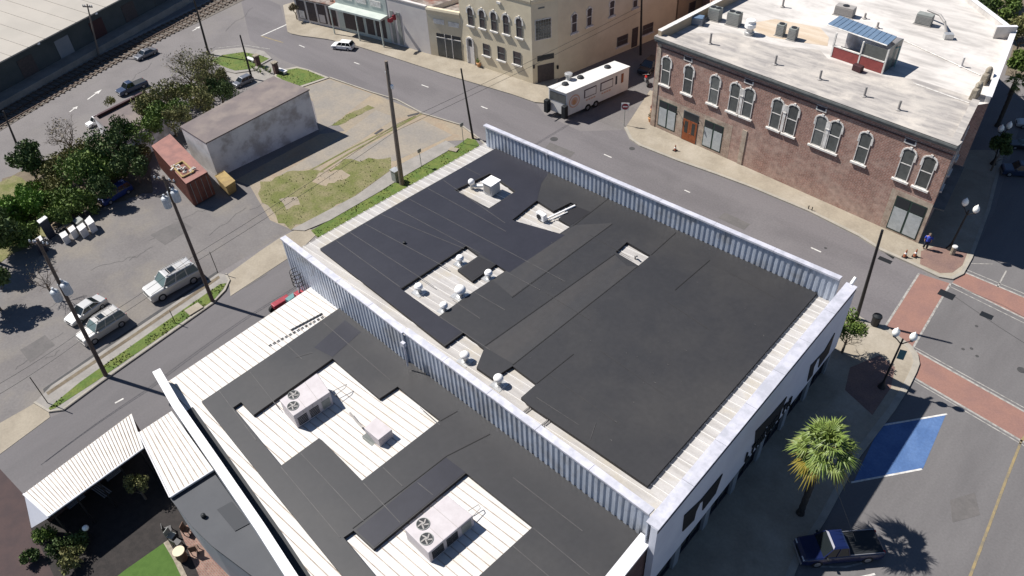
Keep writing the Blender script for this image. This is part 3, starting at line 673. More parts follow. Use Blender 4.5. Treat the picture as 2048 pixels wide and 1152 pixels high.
mb = MB(); mb.tube(PS(598, 499, RA - .05, KB), PS(969, 288, RA - .05, KB), .08, .08, 6); mb.build('gutter', 'pipe', big)

# ------------------------------------------------------------------ second building with the lower black roof
K2 = .065; A2 = 7.0; B2 = 6.75; C2 = 8.0
low = thing('flat_roofed_building', 'lower building with black membrane roof patches over white metal, beside the ribbed parapet wall', 'building', P(800, 900, 0))
SPX = [(305, 745), (343, 812), (427, 935), (512, 1061), (565, 1145), (640, 1262), (760, 1440)]
SP = [PS(u, v, C2, K2) for u, v in SPX]
y_at = lambda W, x: W.a.y + (W.b.y - W.a.y) * (x - W.a.x) / (W.b.x - W.a.x)
E2 = [PS(623, 573, B2, K2), PS(330, 767, B2, K2)]
cop_out = [P(1303, 1084, 6.75), P(1240, 1163, 6.75)]
cd = (cop_out[1] - cop_out[0]).normalized()
CE = cop_out[0] + cd * 17
X1 = cop_out[0].x
r2px = [Vector((E2[0].x, y_at(WS1, E2[0].x) - .02, 0)), Vector((SM.x, SM.y - .04, 0)), Vector((X1 - .5, y_at(WS2, X1) - .08, 0)), Vector((CE.x - .5, CE.y, 0)), fl(SP[6], 0), fl(SP[5], 0) + Vector((0, .5, 0)), fl(SP[3], 0) + Vector((0, .5, 0)), fl(SP[1], 0) + Vector((.1, .5, 0)), Vector((E2[1].x, E2[1].y, 0))]
r2poly = [Vector((p.x, p.y, B2 + K2 * p.x)) for p in r2px]
mb = MB().prism(r2poly, .12); ribs_on(mb, r2poly, B2, K2, .5, .03, .06); mb.build('roof', ['metal_roof_white', 'rib_dirt'], low)
w2 = [Vector((p.x, p.y, B2 + K2 * p.x - .13)) for p in r2px]
w2[0].x += .5; w2[8].x += .5
MB().prism(w2, 8).build('wall', 'brick_dark', low)
O2 = [(680, 615), (873, 750), (1075, 897), (1290, 1070), (1215, 1153), (1035, 1352), (900, 1420), (682, 1148), (540, 974), (403, 803), (540, 711)]
HE = [(665, 717), (759, 797), (795, 773), (880, 840), (800, 902), (724, 961), (645, 881), (638, 876), (562, 931), (466, 815), (482, 804), (507, 830)]
HF = [(932, 946), (1066, 1053), (962, 1148), (900, 1205), (800, 1210), (687, 1075), (707, 1061), (747, 1098)]
MB().prism(plane_poly(O2, A2, K2), .25, [plane_poly(h, A2, K2) for h in (HE, HF)], 0, 1).build('roof_membrane', ['membrane', 'membrane_black'], low)
MB().prism(plane_poly([(892, 915), (931, 944), (748, 1094), (712, 1060)], A2 + .012, K2), 0).build('membrane_sheet', 'membrane_new', low)
MB().prism(plane_poly([(628, 695), (690, 640), (722, 664), (665, 714)], A2 + .012, K2), 0).build('membrane_sheet', 'membrane_new', low)
seam_lines(low, 0, [((437, 780), (512, 880)), ((500, 744), (560, 820)), ((574, 690), (604, 718)), ((647, 645), (780, 760)), ((562, 934), (680, 1075)), ((602, 907), (727, 1042)), ((727, 966), (800, 1045)), ((835, 965), (866, 990)), ((766, 935), (805, 972)), ((840, 815), (880, 850)), ((1026, 955), (1165, 1062)), ((1026, 1092), (1130, 1180)), ((1066, 1056), (1180, 1150)), ((590, 715), (625, 705))], A2 + .02, K2, 'seam_light', .04)
seam_lines(low, 0, [((980, 868), (893, 912)), ((915, 822), (880, 842)), ((893, 912), (705, 1057))], A2 + .02, K2, 'seam_dark', .05)
# south parapet coping and grey wall
mb = MB(); gap = MB(); gw = MB()
for a, b in zip(SP[:-1], SP[1:]):
    d = (b - a).normalized(); q = Vector((-d.y, d.x, 0)).normalized(); up = Vector((0, 0, .06)); dn = Vector((0, 0, -.12))
    mb.hull8([a + dn, b + dn, b + q * .55 + dn, a + q * .55 + dn], [a + up, b + up, b + q * .55 + up, a + q * .55 + up])
    g0, g1 = Vector((a.x, a.y, 0)) + q * .07, Vector((b.x, b.y, 0)) + q * .07
    gw.hull8([g0, g1, g1 + q * .4, g0 + q * .4], [fl(g0, a.z - .13), fl(g1, b.z - .13), fl(g1, b.z - .13) + q * .4, fl(g0, a.z - .13) + q * .4])
mb.build('coping', 'coping_white', low); gw.build('wall', 'grey_wall', low)
mb = MB()
for a, b in zip(SP[1:-1], SP[2:]):
    q = Vector((0, 1, 0)); f = lambda p, o: Vector((p.x, p.y + o, B2 + K2 * p.x + .075))
    mb.add([f(a, .5), f(b, .5), f(b, 1.15), f(a, 1.15)], [(0, 1, 2, 3)])
mb.build('gutter', 'black_paint', low)
mb = MB(); q = Vector((-1, 0, 0))
a, b = cop_out[0] + Vector((0, .1, 0)), CE
mb.hull8([a + Vector((0, 0, -.15)), b + Vector((0, 0, -.15)), b + q * .75 + Vector((0, 0, -.15)), a + q * .75 + Vector((0, 0, -.15))], [a, b, b + q * .75, a + q * .75]); mb.build('coping', 'coping_white', low)
mb = MB(); mb.hull8([fl(a, 0) + q * .08, fl(b, 0) + q * .08, fl(b, 0) + q * .6, fl(a, 0) + q * .6], [fl(a, 6.58) + q * .08, fl(b, 6.58) + q * .08, fl(b, 6.58) + q * .6, fl(a, 6.58) + q * .6]); mb.build('wall', 'brick_dark', low)
for i in range(14):
    p = PS(540 + i * 8, 690 - i * 4.3, B2 + .08, K2); mb = MB().box(p, (.09, .22, .03)); mb.build('roof_clip', 'black_paint', low)
for i in range(9):
    p = PS(585 + i * 7, 658 - i * 3.7, B2 + .08, K2); mb = MB().box(p, (.12, .3, .03)); mb.build('roof_clip', 'black_paint', low)

# ------------------------------------------------------------------ lean-to and canopy at lower left
lean = thing('lean_to', 'small white metal lean-to roof against the lower black-roofed building', 'extension', P(350, 960, 0))
lz = 4.2; lp = [P(277, 865, lz), P(343, 822, lz), P(427, 940, lz), P(340, 995, lz)]
mb = MB().prism(lp, .14)
for i in range(1, 9):
    t = i / 9; a = lp[0].lerp(lp[1], t); b = lp[3].lerp(lp[2], t); mb.hull8([a - Vector((0, .03, 0)), b - Vector((0, .03, 0)), b + Vector((0, .03, 0)), a + Vector((0, .03, 0))], [a + Vector((0, -.02, .04)), b + Vector((0, -.02, .04)), b + Vector((0, .02, .04)), a + Vector((0, .02, .04))], 1)
mb.build('roof', ['metal_roof_white', 'rib_dirt'], lean)
MB().prism([p * 1 + Vector((.15 if i in (0, 1) else -.15, .12 if i in (0, 3) else -.05, -.15)) for i, p in enumerate(lp)], 5).build('wall', 'grey_wall', lean)
mb = MB(); mb.tube(lp[3] + Vector((0, 0, .02)), lp[2] + Vector((0, 0, .02)), .07, .07, 6); mb.tube(lp[3] + Vector((0, 0, .02)), lp[0] + Vector((0, 0, .02)), .05, .05, 6); mb.build('fascia', 'coping_white', lean)
can = thing('canopy', 'long white ribbed metal canopy beside the side street at lower left', 'canopy', P(170, 960, 0))
cz = 3.2; cp = [P(47, 988, cz), P(263, 827, cz), P(287, 896, cz), P(97, 1033, cz)]
mb = MB().prism(cp, .08, bottom=True)
for i in range(1, 34):
    t = i / 34; a = cp[0].lerp(cp[1], t); b = cp[3].lerp(cp[2], t); mb.hull8([a - Vector((0, .03, 0)), b - Vector((0, .03, 0)), b + Vector((0, .03, 0)), a + Vector((0, .03, 0))], [a + Vector((0, -.015, .06)), b + Vector((0, -.015, .06)), b + Vector((0, .015, .06)), a + Vector((0, .015, .06))], 1)
mb.build('roof', ['metal_roof_white', 'rib_dirt'], can)
mb = MB(); mb.tube(cp[3], cp[2], .07, .07, 6); mb.tube(cp[0], cp[3], .06, .06, 6); mb.build('fascia', 'coping_white', can)
mb = MB(); e = P(63, 1056, .2); t0 = cp[0] + Vector((0, 0, -.1)); t1 = cp[3] + Vector((0, 0, -.1)); w = Vector((0, .06, 0))
mb.add([t0, t1, e, t0 + w, t1 + w, e + w], [(0, 1, 2), (5, 4, 3), (0, 3, 4, 1), (1, 4, 5, 2), (2, 5, 3, 0)]); mb.build('end_panel', 'sign_board', can)
for i in range(5):
    for s in (0, 1):
        t = .04 + .23 * i; p = (cp[3].lerp(cp[2], t) if s else cp[0].lerp(cp[1], t)); p = p + Vector((-.1 if s else .1, 0, 0)); m1 = MB(); m1.tube(fl(p, 0), fl(p, cz - .08), .06, .06, 6); m1.build('post', 'pole_black', can)
mb = MB()
a, b = cp[0] + Vector((.2, .1, 0)), cp[1] + Vector((.2, -.1, 0)); mb.hull8([fl(a, 0), fl(b, 0), fl(b, 0) + Vector((.1, 0, 0)), fl(a, 0) + Vector((.1, 0, 0))], [fl(a, 2.9), fl(b, 2.9), fl(b, 2.9) + Vector((.1, 0, 0)), fl(a, 2.9) + Vector((.1, 0, 0))])
mb.build('back_screen', 'brick_dark', can)

an = thing('annex_building', 'low annex with dark grey flat roof between the lower building and the brick patio', 'building', P(440, 1040, 0))
ap = [P(u, v, 4.0) for u, v in [(341, 998), (424, 940), (512, 1064), (566, 1148), (640, 1262), (575, 1240), (520, 1164), (424, 1092), (383, 1052)]]
MB().prism(ap, .15).build('roof', 'annex_roof', an)
MB().prism([p + Vector((.05, .05, -.16)) for p in ap], 3.84).build('wall', 'grey_wall', an)
MB().prism([P(u, v, 4.05) for u, v in [(434, 1019), (463, 1003), (500, 1046), (470, 1062)]], .04).build('roof_hatch', 'annex_hatch', an)
MB().lathe(P(408, 1034, 4.0), [(.14, 0), (.14, .25), (.05, .3)], 10).build('vent_pipe', 'black_paint', an)

# ------------------------------------------------------------------ window and door makers on a wall
def arch_pts(w, s0, s1, z0, z1, rise, o, n=6):
    c = (s0 + s1) / 2; r = (s1 - s0) / 2
    return [w.at(s0, z0, o), w.at(s1, z0, o)] + [w.at(c + r * math.cos(math.pi * i / n), z1 - rise + rise * math.sin(math.pi * i / n), o) for i in range(n + 1)]
def arch_plate(mb, w, s0, s1, z0, z1, rise, o0, o1, mi=0):
    a = arch_pts(w, s0, s1, z0, z1, rise, o0); b = arch_pts(w, s0, s1, z0, z1, rise, o1); n = len(a)
    return mb.add(a + b, [tuple(range(n)), tuple(reversed(range(n, 2 * n)))] + [(i, (i + 1) % n, n + (i + 1) % n, n + i) for i in range(n)], mi)
def arch_band(mb, w, s0, s1, zs, z1, rise, t, o0, o1, n=8, mi=0):     # hood over an opening, with short legs
    c = (s0 + s1) / 2; r = (s1 - s0) / 2; L = [[], []]
    for k, rr in enumerate((0, t)):
        L[k].append((s1 + rr, zs))
        for i in range(n + 1): L[k].append((c + (r + rr) * math.cos(math.pi * i / n), z1 - rise + (rise + rr) * math.sin(math.pi * i / n)))
        L[k].append((s0 - rr, zs))
    m = len(L[0])
    for i in range(m - 1):
        q = [L[0][i], L[0][i + 1], L[1][i + 1], L[1][i]]
        mb.hull8([w.at(s, z, o0) for s, z in q], [w.at(s, z, o1) for s, z in q], mi)
    return mb
def sash_window(par, w, s0, s1, z0, z1, rise=.25, hood=True, sill=True, glass='glass_shade', frame='trim_white', label=None, hw=.12):
    g = MB(); arch_plate(g, w, s0, s1, z0, z1, rise, -.06, .02) if rise else wbox(g, w, s0, s1, z0, z1, -.06, .02)
    root = g.build('window', glass, par)
    f = MB(); zm = z0 + (z1 - z0) * .52
    wbox(f, w, s0, s1, zm - .04, zm + .04, .021, .05); wbox(f, w, s0, s0 + .07, z0, z1 - rise, .021, .06); wbox(f, w, s1 - .07, s1, z0, z1 - rise, .021, .06); wbox(f, w, s0, s1, z0, z0 + .07, .021, .06)
    f.build('frame', frame, root)
    if hood:
        h = MB(); arch_band(h, w, s0, s1, z1 - (z1 - z0) * .33, z1, rise, hw, .0, .07); wbox(h, w, (s0 + s1) / 2 - .1, (s0 + s1) / 2 + .1, z1 - .02, z1 + hw + .1, .0, .1)
        h.build('hood', 'trim_white', root)
    if sill:
        h = MB(); wbox(h, w, s0 - .18, s1 + .18, z0 - .17, z0 - .005, .0, .2); h.build('sill', 'trim_white', root)
    return root
def shop_window(par, w, s0, s1, z0, z1, cols=2, transom=.75, frame='trim_green', pane='blind'):
    b = MB(); wbox(b, w, s0, s1, z0, z1, -.1, .03); root = b.build('shop_window', frame, par)
    cw = (s1 - s0) / cols; zt = z0 + (z1 - z0) * transom
    for i in range(cols):
        a, c = s0 + cw * i + .09, s0 + cw * (i + 1) - .09
        g = MB(); wbox(g, w, a, c, z0 + .12, zt - .06, .031, .05); g.build('pane', pane, root)
        g = MB(); wbox(g, w, a, c, zt + .04, z1 - .1, .031, .045); g.build('pane', 'glass', root)
    return root
def door(par, w, s0, s1, z0, z1, leaf='door_red', leaves=2, transom=.28, frame='trim_grey'):
    b = MB(); wbox(b, w, s0, s1, z0, z1, -.1, .025); root = b.build('door', frame, par)
    zt = z1 - (z1 - z0) * transom; lw = (s1 - s0 - .16) / leaves
    if transom: g = MB(); wbox(g, w, s0 + .08, s1 - .08, zt + .05, z1 - .08, .026, .04); g.build('transom', 'glass', root)
    for i in range(leaves):
        a = s0 + .08 + lw * i; g = MB(); wbox(g, w, a + .01, a + lw - .01, z0 + .03, zt, .026, .06); l = g.build('leaf', leaf, root)
        g = MB(); wbox(g, w, a + lw * .28, a + lw * .72, z0 + (zt - z0) * .38, zt - .18, .061, .068); g.build('pane', 'glass', l)
    g = MB(); g.ball(w.at((s0 + s1) / 2 + .07, z0 + 1.0, .09), .04, 6); g.build('handle', 'pipe', root)
    return root
# ------------------------------------------------------------------ red brick building
ZB = 10.2
A_, B_ = P(1309, 250, 0), P(1838, 490, 0)
ta, tb = P(1305, 72, ZB), P(1912, 287, ZB)
A_ = Vector(((A_.x + ta.x) / 2, (A_.y + ta.y) / 2, 0)); B_ = Vector(((B_.x + tb.x) / 2, (B_.y + tb.y) / 2, 0))
WB = Wall(A_, B_)
bk = thing('brick_building', 'two-storey red brick building with white hooded windows and a pale flat roof', 'building', A_)
c1, c2, c3, c4, c5 = P(1957, 200, ZB), P(1968, 193, ZB), P(2032, 64, ZB), P(1795, -20, ZB), P(1480, -14, ZB)
off = B_ - Vector((tb.x, tb.y, 0))
plan = [A_, B_, fl(c1, 0) + off * .6, fl(c2, 0) + off * .4 + Vector((.5, 0, 0)), fl(c3, 0), fl(P(1700, -190, ZB), 0), fl(P(1420, -120, ZB), 0), fl(c5, 0)]
inner = lambda p, k: p
ROOFZ = 9.75
MB().prism([fl(p, ROOFZ) for p in plan], ROOFZ).build('wall', 'brick', bk)
# roof skin in weathered white
mb = MB().prism([fl(p, ROOFZ + .012) for p in plan], 0); mb.build('roof', 'roof_white', bk)
dirty = [(1312, 82), (1345, 66), (1460, 66), (1560, 92), (1640, 100), (1656, 118), (1770, 152), (1830, 158), (1950, 196), (1905, 282), (1610, 172)]
MB().prism([P(u, v, ROOFZ + .03) for u, v in dirty], 0).build('roof_patch', 'roof_dirty', bk)
MB().prism([P(u, v, ROOFZ + .024) for u, v in [(1480, 50), (1550, 38), (1640, 55), (1658, 75), (1655, 92), (1600, 84), (1540, 74)]], 0).build('roof_patch', 'roof_ochre', bk)
def parapet_seg(par, a, b, w, z0, z1, m, name='parapet', cap='roof_dirty', inward=None):
    d = (b - a).normalized(); q = Vector((-d.y, d.x, 0)) * w
    if inward is not None and q.dot(inward) < 0: q = -q
    mb = MB(); mb.hull8([fl(a, z0), fl(b, z0), fl(b, z0) + q, fl(a, z0) + q], [fl(a, z1), fl(b, z1), fl(b, z1) + q, fl(a, z1) + q]); o = mb.build(name, m, par)
    mb = MB(); e = q.normalized() * .05; mb.hull8([fl(a, z1) - e, fl(b, z1) - e, fl(b, z1) + q + e, fl(a, z1) + q + e], [fl(a, z1 + .06) - e, fl(b, z1 + .06) - e, fl(b, z1 + .06) + q + e, fl(a, z1 + .06) + q + e]); mb.build('cap', cap, o)
    return o
cen = P(1700, 60, ZB)
inn = lambda a: (fl(cen, 0) - fl(a, 0)).normalized()
parapet_seg(bk, A_ + Vector((.02, .02, 0)), plan[7], .4, 9.5, 10.75, 'stucco_tan', cap='trim_white', inward=inn(A_))
parapet_seg(bk, B_, plan[2], .5, 9.6, 10.15, 'roof_dirty', inward=inn(B_))
parapet_seg(bk, plan[3], plan[4], .4, 9.6, 10.3, 'roof_white', cap='coping_white', inward=inn(B_))
parapet_seg(bk, plan[4], plan[5], .4, 9.6, 10.3, 'roof_white', cap='coping_white', inward=inn(c3))
parapet_seg(bk, fl(P(1987, 66, ZB), 0), fl(P(2028, 66, ZB), 0) , .25, 9.8, 10.9, 'roof_white', cap='coping_white', inward=Vector((0, -1, 0)))
for a, b in (((1962, 232), (1925, 300)),): pass
for c in ((1972, 155), (1952, 185)):     # stone merlons on the right-hand wall
    p = P(*c, 10.2); mb = MB(); mb.box(p, (.55, 1.5, 1.0), taper=.85); mb.ball(p + Vector((0, .2, .6)), .42, 8, sc=(.7, 1.2, .8)); mb.build('stone_block', 'stone', bk, bevel=.06)
# cornice
def cprof(mb, w, s0, s1, prof):
    n = len(prof); vs = [w.at(s0, z, o) for o, z in prof] + [w.at(s1, z, o) for o, z in prof]
    mb.add(vs, [tuple(range(n)), tuple(reversed(range(n, 2 * n)))] + [(i, (i + 1) % n, n + (i + 1) % n, n + i) for i in range(n)])
mb = MB(); cprof(mb, WB, -.15, WB.L + .15, [(-.4, 10.22), (.38, 10.16), (.40, 10.0), (.26, 9.92), (.22, 9.72), (.12, 9.62), (.0, 9.58), (-.4, 9.6)]); mb.build('cornice', 'trim_grey', bk)
mb = MB(); cprof(mb, WB, -.15, WB.L + .15, [(-.55, 10.225), (.34, 10.225), (.34, 10.25), (-.55, 10.25)]); mb.build('cornice_cap', 'roof_dirty', bk)
mb = MB(); cprof(mb, WB, 0, WB.L, [(-.1, 9.12), (.07, 9.12), (.07, 9.22), (-.1, 9.22)]); mb.build('brick_band', 'brick_dark', bk)
# pilaster and doorway piers of worn brick
for u, vb, vt, wd, zz in ((1487, 322, 240, .5, 4.0), (1312, 255, 100, .5, 9.5)):
    s = WB.st(u, (vb + vt) / 2)[0]; mb = MB(); wbox(mb, WB, max(0, s - wd / 2), max(0, s - wd / 2) + wd, 0, zz, 0, .07); mb.build('pilaster', 'brick_worn', bk)
MB_ = MB(); wbox(MB_, WB, .6, WB.st(1450, 280)[0] + .6, 0, 3.9, .0, .010); MB_.build('worn_patch', 'brick_worn', bk)
MB_ = MB(); s0 = WB.st(1770, 420)[0]; wbox(MB_, WB, s0, WB.L, 0, 4.3, .0, .010); MB_.build('worn_patch', 'brick_worn', bk)
WIN = [((1332.6, 163.6), (1333.6, 102.8)), ((1377.5, 177.7), (1379, 117)), ((1429.8, 196), (1432.4, 133)), ((1471.5, 208), (1472.5, 146)), ((1496.4, 219), (1503, 156)), ((1556, 239.5), (1558, 175.5)), ((1585, 251.5), (1592, 186)), ((1641.7, 271.7), (1647, 208)), ((1669.4, 284), (1679, 220)), ((1726.4, 312), (1737.5, 244)), ((1811, 346.7), (1822, 282.8)), ((1848.6, 369), (1862.5, 302))]
for iw, (b, t) in enumerate(WIN):
    sb, zb_ = WB.st(*b); st_, zt_ = WB.st(*t); s = (sb + st_) / 2
    sash_window(bk, WB, s - .54, s + .54, 5.35, 8.35, .4, hw=.13, glass=['glass_shade', 'glass_blind', 'glass_shade', 'glass_deep', 'glass_shade'][(iw * 3) % 5])
for i, j in ((3, 4), (5, 6), (7, 8)):     # white piers between the paired windows
    s = (WB.st(*WIN[i][0])[0] + WB.st(*WIN[i][1])[0] + WB.st(*WIN[j][0])[0] + WB.st(*WIN[j][1])[0]) / 4
    mb = MB(); wbox(mb, WB, s - .14, s + .14, 5.34, 8.1, 0, .08); wbox(mb, WB, s - .17, s + .17, 7.3, 7.4, .08, .12); mb.build('mullion_pier', 'trim_white', bk)
for c in ((1378.6, 102.8), (1502, 143), (1649.4, 194), (1826.4, 269)):
    s, z = WB.st(*c); mb = MB(); wbox(mb, WB, s - .5, s + .5, 8.75, 9.25, 0, .06); o = mb.build('attic_vent', 'trim_white', bk); mb = MB(); wbox(mb, WB, s - .38, s + .38, 8.87, 9.13, .061, .075); mb.build('grille', 'dark_trim', o)
s0, s1, z0, z1 = WB.rect((1317, 252), (1352, 262), (1352, 210), (1317, 200)); shop_window(bk, WB, s0, s1, .5, 3.5)
s0, s1, z0, z1 = WB.rect((1365, 275), (1396, 288), (1396, 222), (1366, 210)); door(bk, WB, s0, s1, .13, 3.5)
s0, s1, z0, z1 = WB.rect((1407, 283), (1445, 298), (1446, 243), (1409, 230)); shop_window(bk, WB, s0, s1, .4, 3.4)
s0, s1, z0, z1 = WB.rect((1778, 451), (1836, 480), (1850, 416), (1791, 386)); shop_window(bk, WB, s0, s1, .3, 3.8, transom=.7)
for q in ((1358, 222), (1402, 235)):
    s, z = WB.st(*q); mb = MB(); mb.path([WB.at(s, 3.0, .0), WB.at(s, 3.15, .3)], .03); mb.lathe(WB.at(s, 2.85, .35), [(.12, 0), (.05, .2)], 8); mb.build('wall_lamp', 'pole_black', bk)
# shaded right-hand front with a low canopy on posts
WR = Wall(B_, plan[2])
for i in range(3):
    s = WR.L * (i + .5) / 3
    sash_window(bk, WR, s - .45, s + .45, 5.3, 8.2, .3)
mb = MB(); wbox(mb, WR, .4, WR.L, 3.7, 3.8, 0, .9); o = mb.build('porch_roof', 'trim_grey', bk)
# penthouse and things on the roof
def quad_box(name, m, par, px, z1, z0, bevel=0, top=None):
    t = [P(u, v, z1) for u, v in px]; mb = MB(); mb.hull8([fl(p, z0) for p in t], t); return mb.build(name, m, par, bevel=bevel)
RZ = ROOFZ + .03
ph = thing('rooftop_hut', 'small red rooftop hut with a blue-grey metal roof on the pale flat roof', 'hut', P(1710, 130, RZ))
base = [P(1660, 113, RZ), P(1764, 148, RZ)]; W1 = Wall(*base); dpt = Vector((0.2, 2.6, 0)); q = [fl(base[0], 0), fl(base[1], 0), fl(base[1], 0) + dpt, fl(base[0], 0) + dpt]
hz = HG((1764, 148), (1760, 97), RZ); 
mb = MB(); wbox(mb, W1, 0, W1.L, RZ, RZ + 1.05, -.1, 0); mb.build('low_wall', 'red_siding', ph)
for s in (0, W1.L * .52, W1.L - .1): mb = MB(); wbox(mb, W1, s - .0, s + .13, RZ, hz, -.13, .03); mb.build('post', 'trim_white', ph)
mb = MB(); wbox(mb, W1, .0, W1.L, RZ + 1.05, RZ + 1.15, -.13, .03); mb.build('rail', 'trim_white', ph)
mb = MB(); wbox(mb, W1, W1.L * .56, W1.L - .15, RZ + 1.16, hz - .1, -.1, -.06); mb.build('screen', 'glass_shade', ph)
mb = MB(); wbox(mb, W1, .15, W1.L * .5, RZ + .02, RZ + .5, -1.6, -.8); mb.build('bench', 'maroon', ph)
W2 = Wall(q[1], q[2]); mb = MB()
mb.hull8([fl(q[1], RZ), fl(q[2], RZ), fl(q[2], RZ) + Vector((-.1, 0, 0)), fl(q[1], RZ) + Vector((-.1, 0, 0))], [fl(q[1], hz), fl(q[2], hz + .1), fl(q[2], hz + .1) + Vector((-.1, 0, 0)), fl(q[1], hz) + Vector((-.1, 0, 0))]); mb.build('side_wall', 'glass_shade', ph)
mb = MB(); mb.hull8([fl(q[3], RZ), fl(q[2], RZ), fl(q[2], RZ) + Vector((0, .1, 0)), fl(q[3], RZ) + Vector((0, .1, 0))], [fl(q[3], hz + .1), fl(q[2], hz + .1), fl(q[2], hz + .1) + Vector((0, .1, 0)), fl(q[3], hz + .1) + Vector((0, .1, 0))]); mb.build('back_wall', 'old_plaster', ph)
mb = MB(); mb.add([], []); rp = [P(1655, 48, hz + .12), P(1775, 90, hz + .12), P(1794, 73, hz + .3), P(1680, 31, hz + .3)]
mb.hull8([p - Vector((0, 0, .1)) for p in rp], rp)
for i in range(1, 12):
    a = rp[0].lerp(rp[1], i / 12); b = rp[3].lerp(rp[2], i / 12); mb.hull8([a + Vector((-.02, 0, 0)), b + Vector((-.02, 0, 0)), b + Vector((.02, 0, 0)), a + Vector((.02, 0, 0))], [a + Vector((-.01, 0, .04)), b + Vector((-.01, 0, .04)), b + Vector((.01, 0, .04)), a + Vector((.01, 0, .04))])
mb.build('roof', 'roof_blue', ph); mb = MB(); mb.tube(rp[0] - Vector((0, 0, .06)), rp[1] - Vector((0, 0, .06)), .07, .07, 5); mb.build('fascia', 'trim_white', ph)
dr = MB(); g0 = P(1777, 138, RZ); g1 = P(1788, 134, RZ)
for a, b in ((g0, g1),):
    dr.path([a, fl(a, RZ + 2.0), fl(b, RZ + 2.0), b], .05, 5)
dr.build('door_frame', 'teal_box', ph)
tag(MB().box(P(1716, 136, RZ + .3), (.9, .5, .6), rz=-.2).build('planter_box', 'maroon', bevel=.04), 'small dark box on the roof in front of the red hut', 'box')
def cabinet(px, z0, h, label, m='ac_grey', cat='air conditioner', fans=1, group='air conditioners on the pale roof', size=(1.0, 1.0), rz=0.05):
    c = P(*px, z0); t = thing('air_conditioner', label, cat, c, group=group)
    MB().box(c + Vector((0, 0, h / 2 + .06)), (size[0], size[1], h), rz=rz).build('cabinet', m, t, bevel=.03)
    for k in range(4):                   # louvred sides
        pass
    L = MB(); n = 6
    for i in range(n): L.box(c + Vector((0, 0, .2 + (h - .25) * i / n)), (size[0] + .03, size[1] + .03, .035), rz=rz)
    L.build('louvre', 'pipe', t)
    for f in range(fans):
        o = (f - (fans - 1) / 2) * size[0] / max(1, fans); q = c + Matrix.Rotation(rz, 3, 'Z') @ Vector((o, 0, h + .065))
        MB().lathe(q, [(min(size) * .36 / (1 if fans == 1 else 1.15), 0), (min(size) * .36 / (1 if fans == 1 else 1.15), .05), (.1, .055), (.1, .08)], 14).build('fan', 'dark_grille', t)
    MB().box(c + Vector((0, 0, .02)), (size[0] + .2, size[1] + .2, .06), rz=rz).build('base', 'pipe', t)
    return t
cabinet((1395, 48), RZ, .75, 'slanted blue-grey hooded roof unit nearest the left parapet', 'roof_blue', 'roof unit', 0, None, (1.1, .9), .3)
cabinet((1429, 39), RZ, 1.2, 'second roof unit from the left parapet, tall cabinet beside the hooded unit', size=(1.2, .9), fans=2)
cabinet((1467, 49), RZ, 1.25, 'grey twin-fan cabinet between the tall unit and the round vent', size=(1.3, .9), fans=2)
cabinet((1560, 70), RZ, 1.1, 'left of the two small square air conditioners near the red hut', size=(.75, .75))
cabinet((1584, 78), RZ, 1.1, 'right of the two small square air conditioners near the red hut', size=(.75, .75))
cabinet((1688, 30), RZ, .9, 'brown-grey roof unit right behind the blue hut roof', 'pipe', size=(1.9, .9), fans=1)
cabinet((1846, 48), RZ, 1.0, 'grey roof unit with pipe frame in the middle of the far white roof', size=(1.5, .8), fans=0)
c = P(1498, 68, RZ); t = thing('roof_ventilator', 'round white stacked ventilator on the pale roof behind the grey cabinets', 'vent', c)
MB().lathe(c, [(.5, 0), (.5, .25), (.38, .3), (.38, .6)], 16).build('base', 'galv', t, smooth=False); MB().lathe(c + Vector((0, 0, .6)), [(.38, 0), (.55, .15), (.55, .5), (.35, .6), (.45, .7), (.45, .85), (.1, .95)], 16).build('hood', 'white_cap', t)
t = thing('pipe_frame', 'bent duct pipe standing at right of the grey unit on the far roof', 'duct', P(1890, 70, RZ))
MB().path([P(1856, 20, RZ + .9), P(1880, 30, RZ + .9), P(1890, 45, RZ + .8), P(1893, 68, RZ)], .13, 6).build('pipe', 'pipe', t); MB().box(P(1897, 72, RZ + .25), (.8, .6, .5), rz=.6).build('collar', 'galv', t)
for i, (b, tp) in enumerate((((1420, 88), (1420, 66)), ((1550, 129), (1550, 110)), ((1639, 159), (1639, 140)), ((1728, 193), (1728, 173)), ((1796, 220), (1796, 200)), ((1922, 133), (1921, 113)), ((1729, 37), (1729, 26)), ((1754, 56), (1752, 44)), ((1565, 14), (1563, -6)))):
    z = min(HG(b, tp, RZ), RZ + 1.3); p = P(*b, RZ)
    lab = ['thin roof pipe by the left end of the cornice, nearest the air conditioners', 'second thin roof pipe from the left along the cornice', 'third thin roof pipe from the left along the cornice', 'fourth thin roof pipe along the cornice, below the red hut', 'fifth thin roof pipe, nearest the right front corner', 'white square roof pipe near the stone blocks on the right wall', 'short dark pipe behind the blue hut roof', 'thin pipe just right behind the blue hut roof', 'pipe stack at the top edge of the photo on the pale roof'][i]
    o = MB().tube(p, fl(p, z), .11, .11, 8).lathe(p, [(.24, 0), (.24, .05), (.12, .12)], 8).build('roof_pipe', 'pipe' if i != 5 else 'white_plaster', loc=p); tag(o, lab, 'pipe', 'pipes on the pale roof')
mb = MB(); mb.tube(P(1826, 166, RZ + .04), P(1938, 206, RZ + .04), .05, .05, 5); tag(mb.build('roof_conduit', 'trim_white', loc=P(1880, 185, RZ)), 'long pale pipe lying across the roof from the red hut to the right wall', 'pipe')
mb = MB(); mb.tube(P(1795, 75, RZ + .04), P(1960, 150, RZ + .04), .05, .05, 5); tag(mb.build('roof_conduit', 'trim_white', loc=P(1880, 110, RZ)), 'thin pale pipe line crossing the far white roof', 'pipe')

